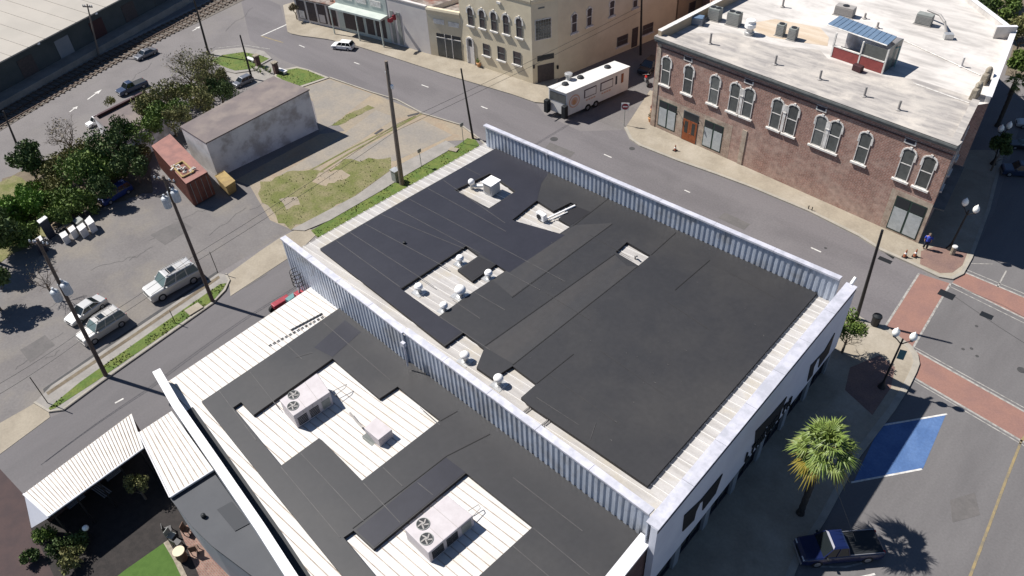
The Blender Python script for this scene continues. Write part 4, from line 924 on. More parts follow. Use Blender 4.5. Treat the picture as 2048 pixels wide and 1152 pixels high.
# ------------------------------------------------------------------ yellow corner building and its neighbours
def pbox(par, name, m, foot, z0, z1):
    mb = MB(); mb.hull8([fl(p, z0) for p in foot], [fl(p, z1) for p in foot]); return mb.build(name, m, par)
YL, YC, YD, YE = P(928, 124), P(1066, 169), P(1116, 158), P(1304, 80)
yb = thing('corner_building', 'two-storey yellow stucco corner building with tall arched upper windows', 'building', YC)
far = (YE - YD).normalized()
YE2 = YE + far * 4; back = YL + far * 34
pbox(yb, 'wall', 'stucco_yellow', [YL, YC, YD, YE2, YE2 + Vector((-9, 2, 0)), back + Vector((0, 0, 0))], 0, 9.6)
MB().prism([fl(p, 9.62) for p in [YL, YC, YD, YE2, YE2 + Vector((-9, 2, 0)), back]], 0).build('roof', 'roof_dirty', yb)
WY = Wall(YL, YC); WCH = Wall(YC, YD); WSD = Wall(YD, YE2)
mb = MB(); cprof(mb, WY, 0, WY.L, [(-.3, 9.6), (-.3, 10.2), (.1, 10.2), (.1, 9.9), (0, 9.6)]); mb.build('parapet', 'stucco_yellow', yb)
mb = MB(); cprof(mb, WCH, 0, WCH.L, [(-.3, 9.6), (-.3, 10.15), (.1, 10.15), (.1, 9.9), (0, 9.6)]); cprof(mb, WSD, 0, WSD.L, [(-.3, 9.6), (-.3, 10.1), (.1, 10.1), (.1, 9.9), (0, 9.6)]); mb.build('parapet', 'stucco_yellow', yb)
Z5 = lambda x, y: (860 + x / 6.4, y / 6.4)
for b, t in (((545, 340), (500, 95)), ((695, 375), (650, 125)), ((845, 410), (800, 150)), ((1003, 450), (955, 185)), ((1165, 495), (1130, 230))):
    sb = WY.st(*Z5(*b))[0]; st_ = WY.st(*Z5(*t))[0]; s = (sb + st_) / 2 - .05; _, z0 = WY.st(*Z5(*b)); _, z1 = WY.st(*Z5(*t))
    sash_window(yb, WY, s - .42, s + .42, z0 + .1, z1, .4, glass='shutter_dark', frame='trim_grey', hw=.2)
for bl, br, tr, tl in (((690, 705), (775, 715), (755, 570), (672, 555)), ((875, 765), (970, 775), (950, 610), (860, 590)), ((1075, 820), (1175, 830), (1155, 670), (1060, 655))):
    s0, s1, z0, z1 = WY.rect(Z5(*bl), Z5(*br), Z5(*tr), Z5(*tl)); sash_window(yb, WY, s0, s1, z0, z1, 0, hood=False, glass='shutter_dark', frame='trim_grey')
s0, s1, z0, z1 = WY.rect(Z5(500, 825), Z5(575, 835), Z5(545, 490), Z5(475, 480))
g = MB(); arch_plate(g, WY, s0, s1, .13, z1, .4, -.06, .03); d_ = g.build('door', 'stucco_white', yb); g = MB(); arch_plate(g, WY, s0 + .2, s1 - .2, z1 * .7, z1 - .15, .25, .031, .045); g.build('pane', 'glass', d_); g = MB(); arch_band(g, WY, s0, s1, .13, z1, .4, .15, .0, .12); g.build('hood', 'trim_white', d_)
s0, s1, z0, z1 = WY.rect(Z5(860, 45), Z5(910, 50), Z5(900, 25), Z5(850, 20)); mb = MB(); wbox(mb, WY, s0, s1, z0, z0 + .25, 0, .12); mb.build('plaque', 'trim_white', yb)
# chamfered corner with the many-paned window
s0, s1, z0, z1 = WCH.rect(Z5(1350, 495), Z5(1550, 495), Z5(1540, 245), Z5(1350, 255))
s0, s1 = max(.15, s0), min(WCH.L - .15, s1)
mb = MB(); wbox(mb, WCH, s0 - .08, s1 + .08, z0 - .08, z1 + .08, 0, .05); wn = mb.build('window', 'trim_white', yb); mb = MB(); wbox(mb, WCH, s0, s1, z0, z1, .051, .06); mb.build('pane', 'glass', wn)
mb = MB()
for i in range(1, 6): wbox(mb, WCH, s0 + (s1 - s0) * i / 6 - .02, s0 + (s1 - s0) * i / 6 + .02, z0, z1, .061, .085)
for i in range(1, 6): wbox(mb, WCH, s0, s1, z0 + (z1 - z0) * i / 6 - .02, z0 + (z1 - z0) * i / 6 + .02, .061, .083)
mb.build('muntin', 'ac_grey', wn)
s0, s1, z0, z1 = WCH.rect(Z5(1385, 1080), Z5(1590, 1080), Z5(1585, 820), Z5(1370, 820)); s0, s1 = max(.1, s0), min(WCH.L - .1, s1); mb = MB(); wbox(mb, WCH, s0, s1, .05, z1, -.05, .04); mb.build('door', 'shutter_dark', yb)
s0b, s1b, z0, z1 = WCH.rect(Z5(1385, 770), Z5(1550, 765), Z5(1550, 695), Z5(1385, 705)); mb = MB(); wbox(mb, WCH, s0, s1, z0, z1, -.05, .04); mb.build('transom', 'glass', yb)
s0, s1, z0, z1 = WCH.rect(Z5(1385, 110), Z5(1465, 108), Z5(1465, 90), Z5(1385, 92)); mb = MB(); wbox(mb, WCH, s0, s1, z0, z1, 0, .04); mb.build('plaque', 'trim_grey', yb)
for c in ((1310, 850), (1640, 850)):
    s, z = WCH.st(*Z5(*c)); s = min(max(s, .1), WCH.L - .1); mb = MB(); mb.box(WCH.at(s, z, .15), (.18, .18, .4)); mb.build('wall_lamp', 'pole_black', yb)
Z3 = lambda x, y: (1024 + x / 3, y / 3)
for b, t, w_ in (((372, 195), (370, 85), .42), ((462, 155), (460, 50), .4), ((597, 95), (597, 5), .4), ((737, 45), (735, -40), .4)):
    s, z0 = WSD.st(*Z3(*b)); _, z1 = WSD.st(*Z3(*t)); sash_window(yb, WSD, s - w_, s + w_, z0, min(z1, 9.3), .3, glass='shutter_dark', frame='trim_white', hw=.1)
for b, t, w_ in (((660, 270), (660, 215), .9), ((812, 200), (812, 145), .9)):
    s, z0 = WSD.st(*Z3(*b)); _, z1 = WSD.st(*Z3(*t)); sash_window(yb, WSD, s - w_, s + w_, z0, z1, 0, hood=False, glass='shutter_dark', frame='trim_grey')
s, _ = WSD.st(*Z3(735, 240)); mb = MB(); wbox(mb, WSD, s - .5, s + .5, .1, 2.6, 0, .04); mb.build('door', 'shutter_dark', yb)
# one-storey yellow shop
oy = thing('shop_building', 'one-storey yellow stucco shop with a recessed glass front and rusty roof', 'building', P(895, 118))
a, b = P(863, 111), P(928, 124) - (YC - YL).normalized() * .02
WO = Wall(a, b); bk2 = far * 24; zo = 6.0
pbox(oy, 'wall', 'stucco_yellow', [a, b, b + bk2, a + bk2], 0, zo - .5)
mb = MB(); cprof(mb, WO, 0, WO.L, [(-.35, zo - .5), (-.35, zo + .3), (.05, zo + .3), (.12, zo + .05), (0, zo - .5)]); mb.build('parapet', 'stucco_yellow', oy)
MB().prism([fl(p, zo - .48) for p in [a, b, b + bk2, a + bk2]], 0).build('roof', 'rusty_roof', oy)
for x0, x1 in (((45, 260), (185, 300)), ((235, 300), (375, 340))):
    s0 = WO.st(*Z5(*x0))[0]; s1 = WO.st(*Z5(*x1))[0]; mb = MB(); z = WO.st(*Z5(*x0))[1]; wbox(mb, WO, s0, s1, z - .35, z + .25, 0, .05); mb.build('recessed_panel', 'trim_white', oy)
s0, s1, z0, z1 = WO.rect(Z5(110, 710), Z5(425, 790), Z5(390, 510), Z5(85, 455)); s1 = min(s1, WO.L - .15)
mb = MB(); wbox(mb, WO, s0, s1, .2, 3.2, -.05, .02); r = mb.build('shop_front', 'glass', oy)
for f0, f1 in ((0, .32), (.36, .62), (.66, 1)):
    mb = MB(); wbox(mb, WO, s0 + (s1 - s0) * f0, s0 + (s1 - s0) * f1, .35, 2.6, .021, .04); mb.build('pane', 'glass_shade', r)
mb = MB(); wbox(mb, WO, s0 + (s1 - s0) * .34, s0 + (s1 - s0) * .36, .2, 3.2, .021, .08); wbox(mb, WO, s0 + (s1 - s0) * .62, s0 + (s1 - s0) * .65, .2, 3.2, .021, .08); wbox(mb, WO, s0, s1, 2.65, 2.75, .021, .07); mb.build('frame', 'trim_white', r)
# plain white-grey building with the red sign
gb = thing('shop_building', 'plain pale grey building with blank wall and a small red projecting sign', 'building', P(825, 105))
a, b = P(785, 88), P(863, 111) - Vector((.02, 0, 0)); WG = Wall(a, b); zg = 6.4
pbox(gb, 'wall', 'stucco_white', [a, b, b + bk2, a + bk2], 0, zg - .35)
mb = MB(); cprof(mb, WG, 0, WG.L, [(-.3, zg - .35), (-.3, zg), (.06, zg), (.06, zg - .15), (0, zg - .35)]); mb.build('parapet', 'stucco_white', gb)
MB().prism([fl(p, zg - .33) for p in [a, b, b + bk2, a + bk2]], 0).build('roof', 'rusty_roof', gb)
S1 = lambda x, y: (560 + x / 5.76, y / 5.76)
for x, w_ in ((1325, .28), (1395, .3)):
    s, _ = WG.st(*S1(x, 420)); mb = MB(); wbox(mb, WG, max(0.02, s - w_), s + w_, .3, 4.6, 0, .06); mb.build('column', 'ac_grey', gb)
s, z = WG.st(*S1(1345, 190)); sg = thing('hanging_sign', 'red projecting sign on a bracket casting its shadow on the pale wall', 'sign', WG.at(s, z, 0))
mb = MB(); mb.tube(WG.at(s, z + .35, 0), WG.at(s, z + .35, 1.7), .04, .04, 6); mb.build('bracket', 'pole_black', sg)
mb = MB()
for k in range(5): 
    c = WG.at(s, z + .0 + .12 * math.sin(k * 1.9), .35 + .3 * k); mb.box(c, (.1, .3, .62 - .04 * k), rz=math.atan2(WG.n.y, WG.n.x) + math.pi / 2)
mb.box(WG.at(s, z, .95), (.06, 1.3, .28), rz=math.atan2(WG.n.y, WG.n.x) + math.pi / 2); mb.build('panel', 'red_paint', sg)
# mint shop with a canopy
mt = thing('shop_building', 'mint green shop front with flat canopy, posts and dark show windows', 'building', P(730, 80))
a, b = P(682, 61), P(784, 88); WM = Wall(a, b); zm_ = 6.2
pbox(mt, 'wall', 'stucco_mint', [a, b, b + bk2, a + bk2], 0, zm_)
MB().prism([fl(p, zm_ + .02) for p in [a, b, b + bk2, a + bk2]], 0).build('roof', 'roof_dirty', mt)
mb = MB(); wbox(mb, WM, 0, WM.L, 3.6, 3.85, 0, 1.5); mb.build('canopy', 'stucco_mint', mt)
for f in (.02, .52, .98): mb = MB(); mb.tube(WM.at(WM.L * f, .1, 1.4), WM.at(WM.L * f, 3.6, 1.4), .09, .09, 6); mb.build('post', 'stucco_mint', mt)
for f0, f1 in ((.12, .5), (.56, .7), (.74, .82), (.86, .93)):
    mb = MB(); wbox(mb, WM, WM.L * f0, WM.L * f1, .6, 3.4, 0, .04); mb.build('shop_window', 'shutter_dark', mt)
for f in (.15, .42, .7):
    mb = MB(); wbox(mb, WM, WM.L * f, WM.L * (f + .2), 4.6, 5.4, 0, .05); mb.build('recessed_panel', 'trim_white', mt)
# ruined shop with debris on its roof
rs = thing('shop_building', 'low corner shop with debris strewn roof and dark openings at the far junction', 'building', P(640, 52))
a, b = P(597, 42), P(682, 61); WU = Wall(a, b); zr = 3.6
pbox(rs, 'wall', 'stucco_white', [a, b, b + bk2, a + bk2], 0, zr)
MB().prism([fl(p, zr + .02) for p in [a - Vector((.4, .5, 0)), b - Vector((0, .5, 0)), b + bk2, a + bk2]], .15).build('roof', 'rusty_roof', rs)
for i in range(4):
    mb = MB(); wbox(mb, WU, WU.L * (.05 + .24 * i), WU.L * (.24 + .24 * i), .5, 3.1, 0, .04); r = mb.build('opening', 'shutter_dark', rs)
    mb = MB(); wbox(mb, WU, WU.L * (.07 + .24 * i), WU.L * (.2 + .24 * i), .6, 1.7, .041, .06); mb.build('board', ['trim_white', 'shutter_dark', 'stucco_white', 'maroon'][i], r)
random.seed(5); mb = MB()
for k in range(60):
    p = fl(a + (b - a) * random.random() + bk2 * random.random() * .4, zr + .1); mb.box(p, (random.uniform(.2, 1.1), random.uniform(.1, .3), random.uniform(.05, .3)), rz=random.random() * 3)
o = mb.build('roof_debris', 'rusty_roof', rs); o['kind'] = 'stuff'
# brown buildings behind at the top edge
bb = thing('background_building', 'brown two-storey building behind the yellow one at the top edge', 'building', P(1345, 40))
a = YE2 + far * .3; b = a + far * 30; pbox(bb, 'wall', 'stucco_tan', [a, b, b + Vector((-12, 3, 0)), a + Vector((-12, 3, 0))], 0, 8.6); W = Wall(a, b)
for s in (2, 7, 12, 17): sash_window(bb, W, s, s + 1, 5, 7.2, 0, hood=False, glass='shutter_dark', frame='trim_grey'); sash_window(bb, W, s, s + 1.2, .8, 3, 0, hood=False, glass='shutter_dark', frame='trim_grey')
MB().prism([fl(p, 8.62) for p in [a, b, b + Vector((-12, 3, 0)), a + Vector((-12, 3, 0))]], 0).build('roof', 'rusty_roof', bb)

# ------------------------------------------------------------------ long warehouse beyond the railway
wh = thing('warehouse', 'long dark warehouse with a wide pale metal roof beyond the railway', 'warehouse', P(100, 100))
e0, e1 = P(-60, 158, 4.6), P(300, -30, 4.6); d = (e1 - e0).normalized(); q = Vector((-d.y, d.x, 0))
if q.x > 0: q = -q
e0 = e0 - d * 60; e1 = e1 + d * 60; f = lambda p, k, z: Vector((p.x + q.x * k, p.y + q.y * k, z))
mb = MB(); ridge = 15
mb.hull8([e0, e1, f(e1, ridge, 6.3), f(e0, ridge, 6.3)], [e0 + Vector((0, 0, .15)), e1 + Vector((0, 0, .15)), f(e1, ridge, 6.45), f(e0, ridge, 6.45)])
mb.hull8([f(e0, ridge, 6.3), f(e1, ridge, 6.3), f(e1, ridge * 2, 4.6), f(e0, ridge * 2, 4.6)], [f(e0, ridge, 6.45), f(e1, ridge, 6.45), f(e1, ridge * 2, 4.75), f(e0, ridge * 2, 4.75)])
n = 60
for i in range(n):
    a = e0.lerp(e1, (i + .5) / n) + Vector((0, 0, .15)); b = f(a, ridge, 6.45); w_ = d * .05; mb.hull8([a - w_, b - w_, b + w_, a + w_], [a - w_ * .5 + Vector((0, 0, .06)), b - w_ * .5 + Vector((0, 0, .06)), b + w_ * .5 + Vector((0, 0, .06)), a + w_ * .5 + Vector((0, 0, .06))])
mb.build('roof', 'warehouse_roof', wh)
pbox(wh, 'wall', 'warehouse_wall', [f(e0, 1.6, 0), f(e1, 1.6, 0), f(e1, 28, 0), f(e0, 28, 0)], 0, 4.62)
WW = Wall(f(e0, 1.6, 0), f(e1, 1.6, 0))
for i in range(26):
    s = 4 + i * WW.L / 26; mb = MB(); wbox(mb, WW, s, s + 2.2, .3, 3.2, 0, .06); mb.build('door', ['warehouse_wall', 'maroon', 'shutter_dark', 'shutter_dark', 'grey_wall'][(i * 7) % 5], wh)
pbox(wh, 'loading_dock', 'concrete_grey', [f(e0, -.6, 0), f(e1, -.6, 0), f(e1, 1.55, 0), f(e0, 1.55, 0)], 0, .9)
for i in range(16):
    p = f(e0.lerp(e1, (i + .5) / 16), .15, 0); MB().box(fl(p, 4.55), (.3, .3, .25)).build('eave_lamp', 'white_cap', wh)

# ------------------------------------------------------------------ old plaster shed, low brown building, container
sh = thing('shed_building', 'long low building with stained white plaster walls and a flat brown roof', 'building', P(530, 300))
st = [P(413, 287, 4.3), P(617, 181, 4.8), P(546, 156, 4.6), P(363, 255, 4.2)]
bs = [P(437, 350), P(638, 259), fl(st[2], 0) + Vector((-.3, .6, 0)), P(385, 312)]
bs[0] = (bs[0] + fl(st[0], 0)) / 2; bs[1] = (bs[1] + fl(st[1], 0)) / 2; bs[3] = (bs[3] + fl(st[3], 0)) / 2
mb = MB(); mb.hull8(bs, st); mb.build('wall', 'old_plaster', sh)
mb = MB(); ex = [st[0] + Vector((.1, -.1, 0)), st[1] + Vector((.1, .1, 0)), st[2] + Vector((-.1, .1, 0)), st[3] + Vector((-.1, -.1, 0))]; mb.hull8([p + Vector((0, 0, .01)) for p in ex], [p + Vector((0, 0, .14)) for p in ex]); mb.build('roof', 'brown_roof', sh)
mb = MB(); mb.hull8([bs[3] + Vector((0, -.06, 0)), bs[0] + Vector((0, -.06, 0)), bs[0] + Vector((0, .0, 0)), bs[3]], [st[3] + Vector((0, -.06, -.05)), st[0] + Vector((0, -.06, -.05)), st[0] + Vector((0, 0, -.05)), st[3] + Vector((0, 0, -.05))]); mb.build('end_wall', 'white_plaster', sh)
lb = thing('low_building', 'low brown flat-roofed building behind the trees beside the avenue', 'building', P(240, 230))
pt = [P(187, 234, 2.6), P(290, 182, 2.6), P(350, 215, 2.6), P(250, 290, 2.6)]
mb = MB(); mb.hull8([fl(p, 0) for p in pt], [p - Vector((0, 0, .3)) for p in pt]); mb.build('wall', 'old_plaster', lb)
MB().prism([p - Vector((0, 0, .28)) for p in pt], 0).build('roof', 'brown_roof', lb)
for i in range(4): parapet_seg(lb, fl(pt[i], 0), fl(pt[(i + 1) % 4], 0), .2, 2.2, 2.62, 'maroon' if i == 0 else 'white_plaster', cap='brown_roof' if i else 'maroon', inward=fl(pt[(i + 2) % 4] - pt[i], 0))
ct = thing('shipping_container', 'rusty red shipping container with an open hole of yellow timber in its roof', 'container', P(400, 400))
ch = 2.75; ctp = [P(303, 292, ch), P(372, 368, ch), P(415, 344, ch), P(340, 268, ch)]
mb = MB(); cb = [fl(p, .12) for p in ctp]; mb.hull8(cb, ctp); mb.build('body', 'container_side', ct)
hole = [P(346, 335, ch + .02), P(366, 356, ch + .02), P(388, 345, ch + .02), P(366, 324, ch + .02)]
MB().prism([p + Vector((0, 0, .02)) for p in ctp], 0, [hole]).build('roof', 'container_red', ct)
W = Wall(cb[0], cb[1]); mb = MB(); corrugated(mb, W, .1, W.L - .1, lambda s: .15, lambda s: ch - .1, .28, .04, .003); mb.build('side_wall', 'container_side', ct)
W = Wall(cb[1], cb[2]); mb = MB()
for f_ in (.02, .51): mb = MB(); wbox(mb, W, W.L * f_, W.L * (f_ + .47), .2, ch - .1, .0, .05); dd = mb.build('door', 'container_side', ct); mb = MB(); [mb.tube(W.at(W.L * (f_ + k), .25, .08), W.at(W.L * (f_ + k), ch - .15, .08), .025, .025, 5) for k in (.12, .35)]; mb.build('lock_rod', 'ac_grey', dd)
mb = MB()
for i in range(4):
    a, b = hole[i], hole[(i + 1) % 4]; mb.tube(a + Vector((0, 0, .1)), b + Vector((0, 0, .1)), .11, .11, 4)
mb.build('hatch_frame', 'ochre_paint', ct)
random.seed(9); mb = MB()
for k in range(26): p = hole[0].lerp(hole[2], random.random()) + Vector((random.uniform(-.4, .4), random.uniform(-.4, .4), random.uniform(-.05, .25))); mb.box(p, (random.uniform(.15, .6), random.uniform(.1, .25), .12), rz=random.random() * 3)
o = mb.build('rubble', 'roof_dirty', ct); o['kind'] = 'stuff'
sk = thing('skip', 'ochre yellow skip standing at the right end of the red container', 'skip', P(452, 378))
sq = [P(430, 352, 1.3), P(452, 366 + 8, 1.3), P(470, 362, 1.3), P(448, 342, 1.3)]; mb = MB()
mb.hull8([fl(p, .05).lerp(fl(sq[0].lerp(sq[2], .5), .05), .18) for p in sq], sq); mb.build('body', 'ochre_paint', sk)
mb = MB()
for i in range(4): mb.tube(sq[i], sq[(i + 1) % 4], .06, .06, 5)
mb.build('rim', 'ochre_paint', sk)

# ------------------------------------------------------------------ vehicles
def loft(mb, secs, mi=0, capn=True):      # secs: list of point lists of equal length
    n = len(secs[0]); vs = [p for s in secs for p in s]; fs = []
    for k in range(len(secs) - 1):
        for i in range(n): fs.append((k * n + i, k * n + (i + 1) % n, (k + 1) * n + (i + 1) % n, (k + 1) * n + i))
    if capn: fs += [tuple(reversed(range(n))), tuple(range((len(secs) - 1) * n, len(secs) * n))]
    return mb.add(vs, fs, mi)
def car(label, p, q, kind='suv', paint='car_silver', cat='car', name='parked_car', glass='car_glass', rack=False, group=None, width=1.88, flip=False, sunroof=False):
    # p: rear ground pixel, q: front ground pixel
    a, b = P(*p), P(*q); c = (a + b) / 2; L = (b - a).length; rz = math.atan2(b.y - a.y, b.x - a.x)
    LL = {'suv': 4.8, 'sedan': 4.7, 'pickup': 5.5, 'van': 5.2, 'hatch': 4.3}[kind]; k = L / LL
    t = thing(name, label, cat, c, rz, group, local=True); t.scale = (k, k, k)
    Wd = width / 2; H = {'suv': 1.9, 'sedan': 1.44, 'pickup': 1.85, 'van': 1.95, 'hatch': 1.6}[kind]; hl = LL / 2
    belt = {'suv': 1.15, 'sedan': .92, 'pickup': 1.12, 'van': 1.1, 'hatch': .95}[kind]; hood = belt - .04
    def sec(x, w, z0, z1, r=.10): return [Vector((x, -w + r * .4, z0)), Vector((x, -w, z0 + .2)), Vector((x, -w, z1 - r)), Vector((x, -w + r, z1)), Vector((x, w - r, z1)), Vector((x, w, z1 - r)), Vector((x, w, z0 + .2)), Vector((x, w - r * .4, z0))]
    mb = MB()
    if kind == 'pickup': tops = [(-1, .95, 1.02), (-.97, 1, 1.08), (-.1, 1, 1.1), (.42, 1, 1.12), (.55, 1, 1.08), (.9, .97, 1.0), (1, .88, .8)]
    elif kind == 'sedan': tops = [(-1, .86, .82), (-.95, .95, .93), (-.6, 1, .97), (.0, 1, .93), (.42, 1, .90), (.85, .95, .78), (.97, .88, .68), (1, .8, .55)]
    else: tops = [(-1, .92, belt - .05), (-.98, .97, belt), (-.4, 1, belt + .02), (.3, 1, belt), (.5, 1, belt - .02), (.9, .97, belt - .09), (.985, .92, belt - .17), (1, .86, belt - .32)]
    loft(mb, [sec(x * hl, Wd * w, .28, z) for x, w, z in tops])
    body = mb.build('body', paint, t, bevel=.03)
    # greenhouse: glass block under a painted roof with pillars
    if kind == 'pickup': x0, x1, r0, r1 = -.12 * hl * 1, .52 * hl, -.06 * hl, .30 * hl
    elif kind == 'sedan': x0, x1, r0, r1 = -.72 * hl, .46 * hl, -.38 * hl, .14 * hl
    elif kind == 'hatch': x0, x1, r0, r1 = -.94 * hl, .5 * hl, -.78 * hl, .16 * hl
    else: x0, x1, r0, r1 = -.96 * hl, .46 * hl, -.86 * hl, .2 * hl
    zb = belt - .05; wi = Wd - .07; wt = Wd - .26; zt = H - .06
    lo = [Vector((x0, -wi, zb)), Vector((x1, -wi, zb)), Vector((x1, wi, zb)), Vector((x0, wi, zb))]; up = [Vector((r0, -wt, zt)), Vector((r1, -wt, zt)), Vector((r1, wt, zt)), Vector((r0, wt, zt))]
    mb = MB(); mb.hull8(lo, up); g = mb.build('window_glass', glass, t)
    mb = MB(); e = .04; rr = [Vector((r0 - e, -wt - e, zt)), Vector((r1 + e, -wt - e, zt)), Vector((r1 + e, wt + e, zt)), Vector((r0 - e, wt + e, zt))]; r2_ = [Vector((r0 + .1, -wt + .12, zt + .07)), Vector((r1 - .1, -wt + .12, zt + .07)), Vector((r1 - .1, wt - .12, zt + .07)), Vector((r0 + .1, wt - .12, zt + .07))]
    mb.hull8(rr, r2_)
    for s in (-1, 1):
        def at(f, zf): # point on side glass
            A = Vector((x0 + (x1 - x0) * f, s * wi, zb)); B = Vector((r0 + (r1 - r0) * f, s * wt, zt)); return A.lerp(B, zf) + Vector((0, s * .012, 0))
        for f in ((0, .33, .66, 1) if kind in ('suv', 'van', 'hatch') else (0, .5, 1)):
            mb.tube(at(f, 0), at(f, 1), .055, .045, 4)
    mb.build('roof', paint, t, bevel=.02)
    if kind == 'pickup':
        mb = MB(); mb.add([Vector((-hl + .1, -Wd + .14, 1.102)), Vector((-.16 * hl, -Wd + .14, 1.122)), Vector((-.16 * hl, Wd - .14, 1.122)), Vector((-hl + .1, Wd - .14, 1.102))], [(0, 1, 2, 3)]); mb.build('cargo_bed', 'black_paint', t)
        for s in (-1, 1): mb = MB(); mb.tube(Vector((-hl + .08, s * (Wd - .08), 1.12)), Vector((-.14 * hl, s * (Wd - .08), 1.14)), .035, .035, 5); mb.build('bed_rail', 'rim' if paint == 'car_navy' else paint, t)
    wr = .37 if kind != 'sedan' and kind != 'hatch' else .32
    for fx in (-.62, .62):
        for s in (-1, 1):
            cx = fx * hl; mb = MB(); mb.tube(Vector((cx, s * (Wd - .22), wr)), Vector((cx, s * (Wd + .015), wr)), wr, wr, 16); w = mb.build('wheel', 'rubber', t)
            mb = MB(); mb.tube(Vector((cx, s * (Wd + .016), wr)), Vector((cx, s * (Wd + .03), wr)), wr * .62, wr * .55, 12); mb.build('rim', 'rim', w)
    for s in (-1, 1):
        mb = MB(); mb.box((hl - .12, s * Wd * .68, hood - .28), (.16, .34, .16)); mb.build('headlight', 'lamp_clear', t, bevel=.02)
        mb = MB(); mb.box((-hl + .04, s * Wd * .80, belt - .16), (.1, .16, .26)); mb.build('taillight', 'lamp_red', t)
        mb = MB(); mb.box((x1 - .25, s * (Wd + .09), belt + .02), (.14, .2, .14)); mb.build('wing_mirror', paint if kind != 'pickup' else 'black_paint', t, bevel=.02)
    mb = MB(); mb.box((hl - .02, 0, .42), (.14, Wd * 1.7, .22)); mb.build('bumper', 'pipe' if kind in ('suv', 'pickup') else paint, t, bevel=.03)
    mb = MB(); mb.box((-hl + .02, 0, .45), (.14, Wd * 1.75, .2)); mb.build('bumper', 'pipe' if kind in ('suv', 'pickup') else paint, t, bevel=.03)
    mb = MB(); mb.box((hl + .0, 0, hood - .32), (.08, Wd * .8, .16)); mb.build('grille', 'black_paint', t)
    if rack:
        for s in (-1, 1): mb = MB(); mb.path([Vector((r0 + .1, s * (wt - .1), zt + .07)), Vector((r0 + .3, s * (wt - .1), zt + .17)), Vector((r1 - .3, s * (wt - .1), zt + .17)), Vector((r1 - .1, s * (wt - .1), zt + .07))], .03, 5); mb.build('roof_rail', 'pipe', t)
        for f in (.25, .5, .8): mb = MB(); x = r0 + (r1 - r0) * f; mb.tube(Vector((x, -wt + .1, zt + .16)), Vector((x, wt - .1, zt + .16)), .025, .025, 5); mb.build('crossbar', 'pipe', t)
    if sunroof: mb = MB(); mb.box((r1 - .75, 0, zt + .073), (.7, .8, .012)); mb.build('sunroof', 'car_glass', t)
    return t
car('silver off-road vehicle with black roof bars, parked alone near the pole with transformers', (398, 548), (299, 602), 'suv', 'car_silver', rack=True, glass='car_glass_pale', group='cars parked in the left lot', sunroof=True)
car('champagne off-road vehicle at lower left, parked nearest the grass strip', (252, 636), (166, 691), 'suv', 'car_champagne', rack=True, glass='car_glass_pale', group='cars parked in the left lot', sunroof=True)
car('silver saloon with a dark roof half hidden behind the champagne vehicle', (210, 603), (140, 652), 'sedan', 'car_silver', glass='car_glass', group='cars parked in the left lot')
car('small white car driving up the cross street in front of the mint shop', (708, 99), (667, 95), 'hatch', 'car_white', name='moving_car')
car('dark grey saloon driving on the avenue beside the railway', (313, 104), (273, 122), 'sedan', 'car_grey', name='moving_car')
car('dark blue pickup on the avenue, half hidden behind the trees', (294, 169), (238, 193), 'pickup', 'car_blue', cat='pickup truck', name='pickup_truck')
car('white van nose showing behind the low brown building', (215, 238), (176, 256), 'van', 'car_white', cat='van', name='van')
car('navy blue pickup parked in the shade at the foot of the palm', (1752, 1098), (1592, 1112), 'pickup', 'car_navy', cat='pickup truck', name='pickup_truck')
car('dark blue vehicle shaded under the trees beside the white boxes', (262, 378), (205, 412), 'van', 'tarp_blue', cat='van', name='van')
car('white car under the bushes beside the shed and traffic island', (505, 160), (470, 176), 'hatch', 'car_grey', cat='car')
car('dark blue car shaded beside the brick building, lowest of the cars at the right edge', (2075, 352), (2000, 345), 'suv', 'car_blue', group='cars parked in the shade at the right edge')
car('dark car with pale windscreen, middle of the cars at the right edge', (2080, 300), (2015, 292), 'sedan', 'car_black', glass='car_glass_pale', group='cars parked in the shade at the right edge')
car('silver-blue car showing its roof, topmost of the cars at the right edge', (2100, 258), (2030, 250), 'sedan', 'car_silver', group='cars parked in the shade at the right edge')
car('dark car parked in the alley between the food trailer and the brick building', (1312, 128), (1284, 152), 'hatch', 'car_black', cat='car')
# food trailer
a, b = P(1258, 190), P(1141, 238); tz = 3.3
ft = thing('food_trailer', 'long white food trailer with serving windows and a round peach emblem, in the alley mouth', 'trailer', (a + b) / 2)
tp = [P(1336 - 1080 + 0, 0)] and [P(1097, 173, tz), P(1134, 186, tz), P(1259, 133, tz), P(1228, 122, tz)]   # front-left, front-right, rear-right, rear-left
sh_ = Vector((0, 0, 0)); lowp = [fl(p, .45) for p in tp]
mb = MB(); mb.hull8(lowp, [p - Vector((0, 0, .12)) for p in tp]); body = mb.build('body', 'truck_white', ft, bevel=.04)
cc = sum(tp, Vector()) / 4; mb = MB(); ex = [p + (p - cc).normalized() * .12 for p in tp]; mb.hull8([p - Vector((0, 0, .11)) for p in ex], ex); roof = mb.build('roof', 'truck_white', ft, bevel=.03)
WT = Wall(tp[1], tp[2]); WTF = Wall(tp[0], tp[1])
for f0, f1 in ((.27, .46), (.53, .73)):
    mb = MB(); wbox(mb, WT, WT.L * f0, WT.L * f1, 1.75, 2.75, .0, .05); w = mb.build('serving_window', 'maroon', ft); mb = MB(); wbox(mb, WT, WT.L * f0 + .09, WT.L * f1 - .09, 1.84, 2.66, .051, .07); mb.build('shutter', 'truck_white', w)
mb = MB(); wbox(mb, WT, WT.L * .775, WT.L * .80, 1.8, 2.8, .0, .04); mb.build('window', 'dark_trim', ft)
mb = MB(); wbox(mb, WT, WT.L * .87, WT.L * .905, 1.7, 2.8, .0, .04); mb.build('board', 'door_red', ft)
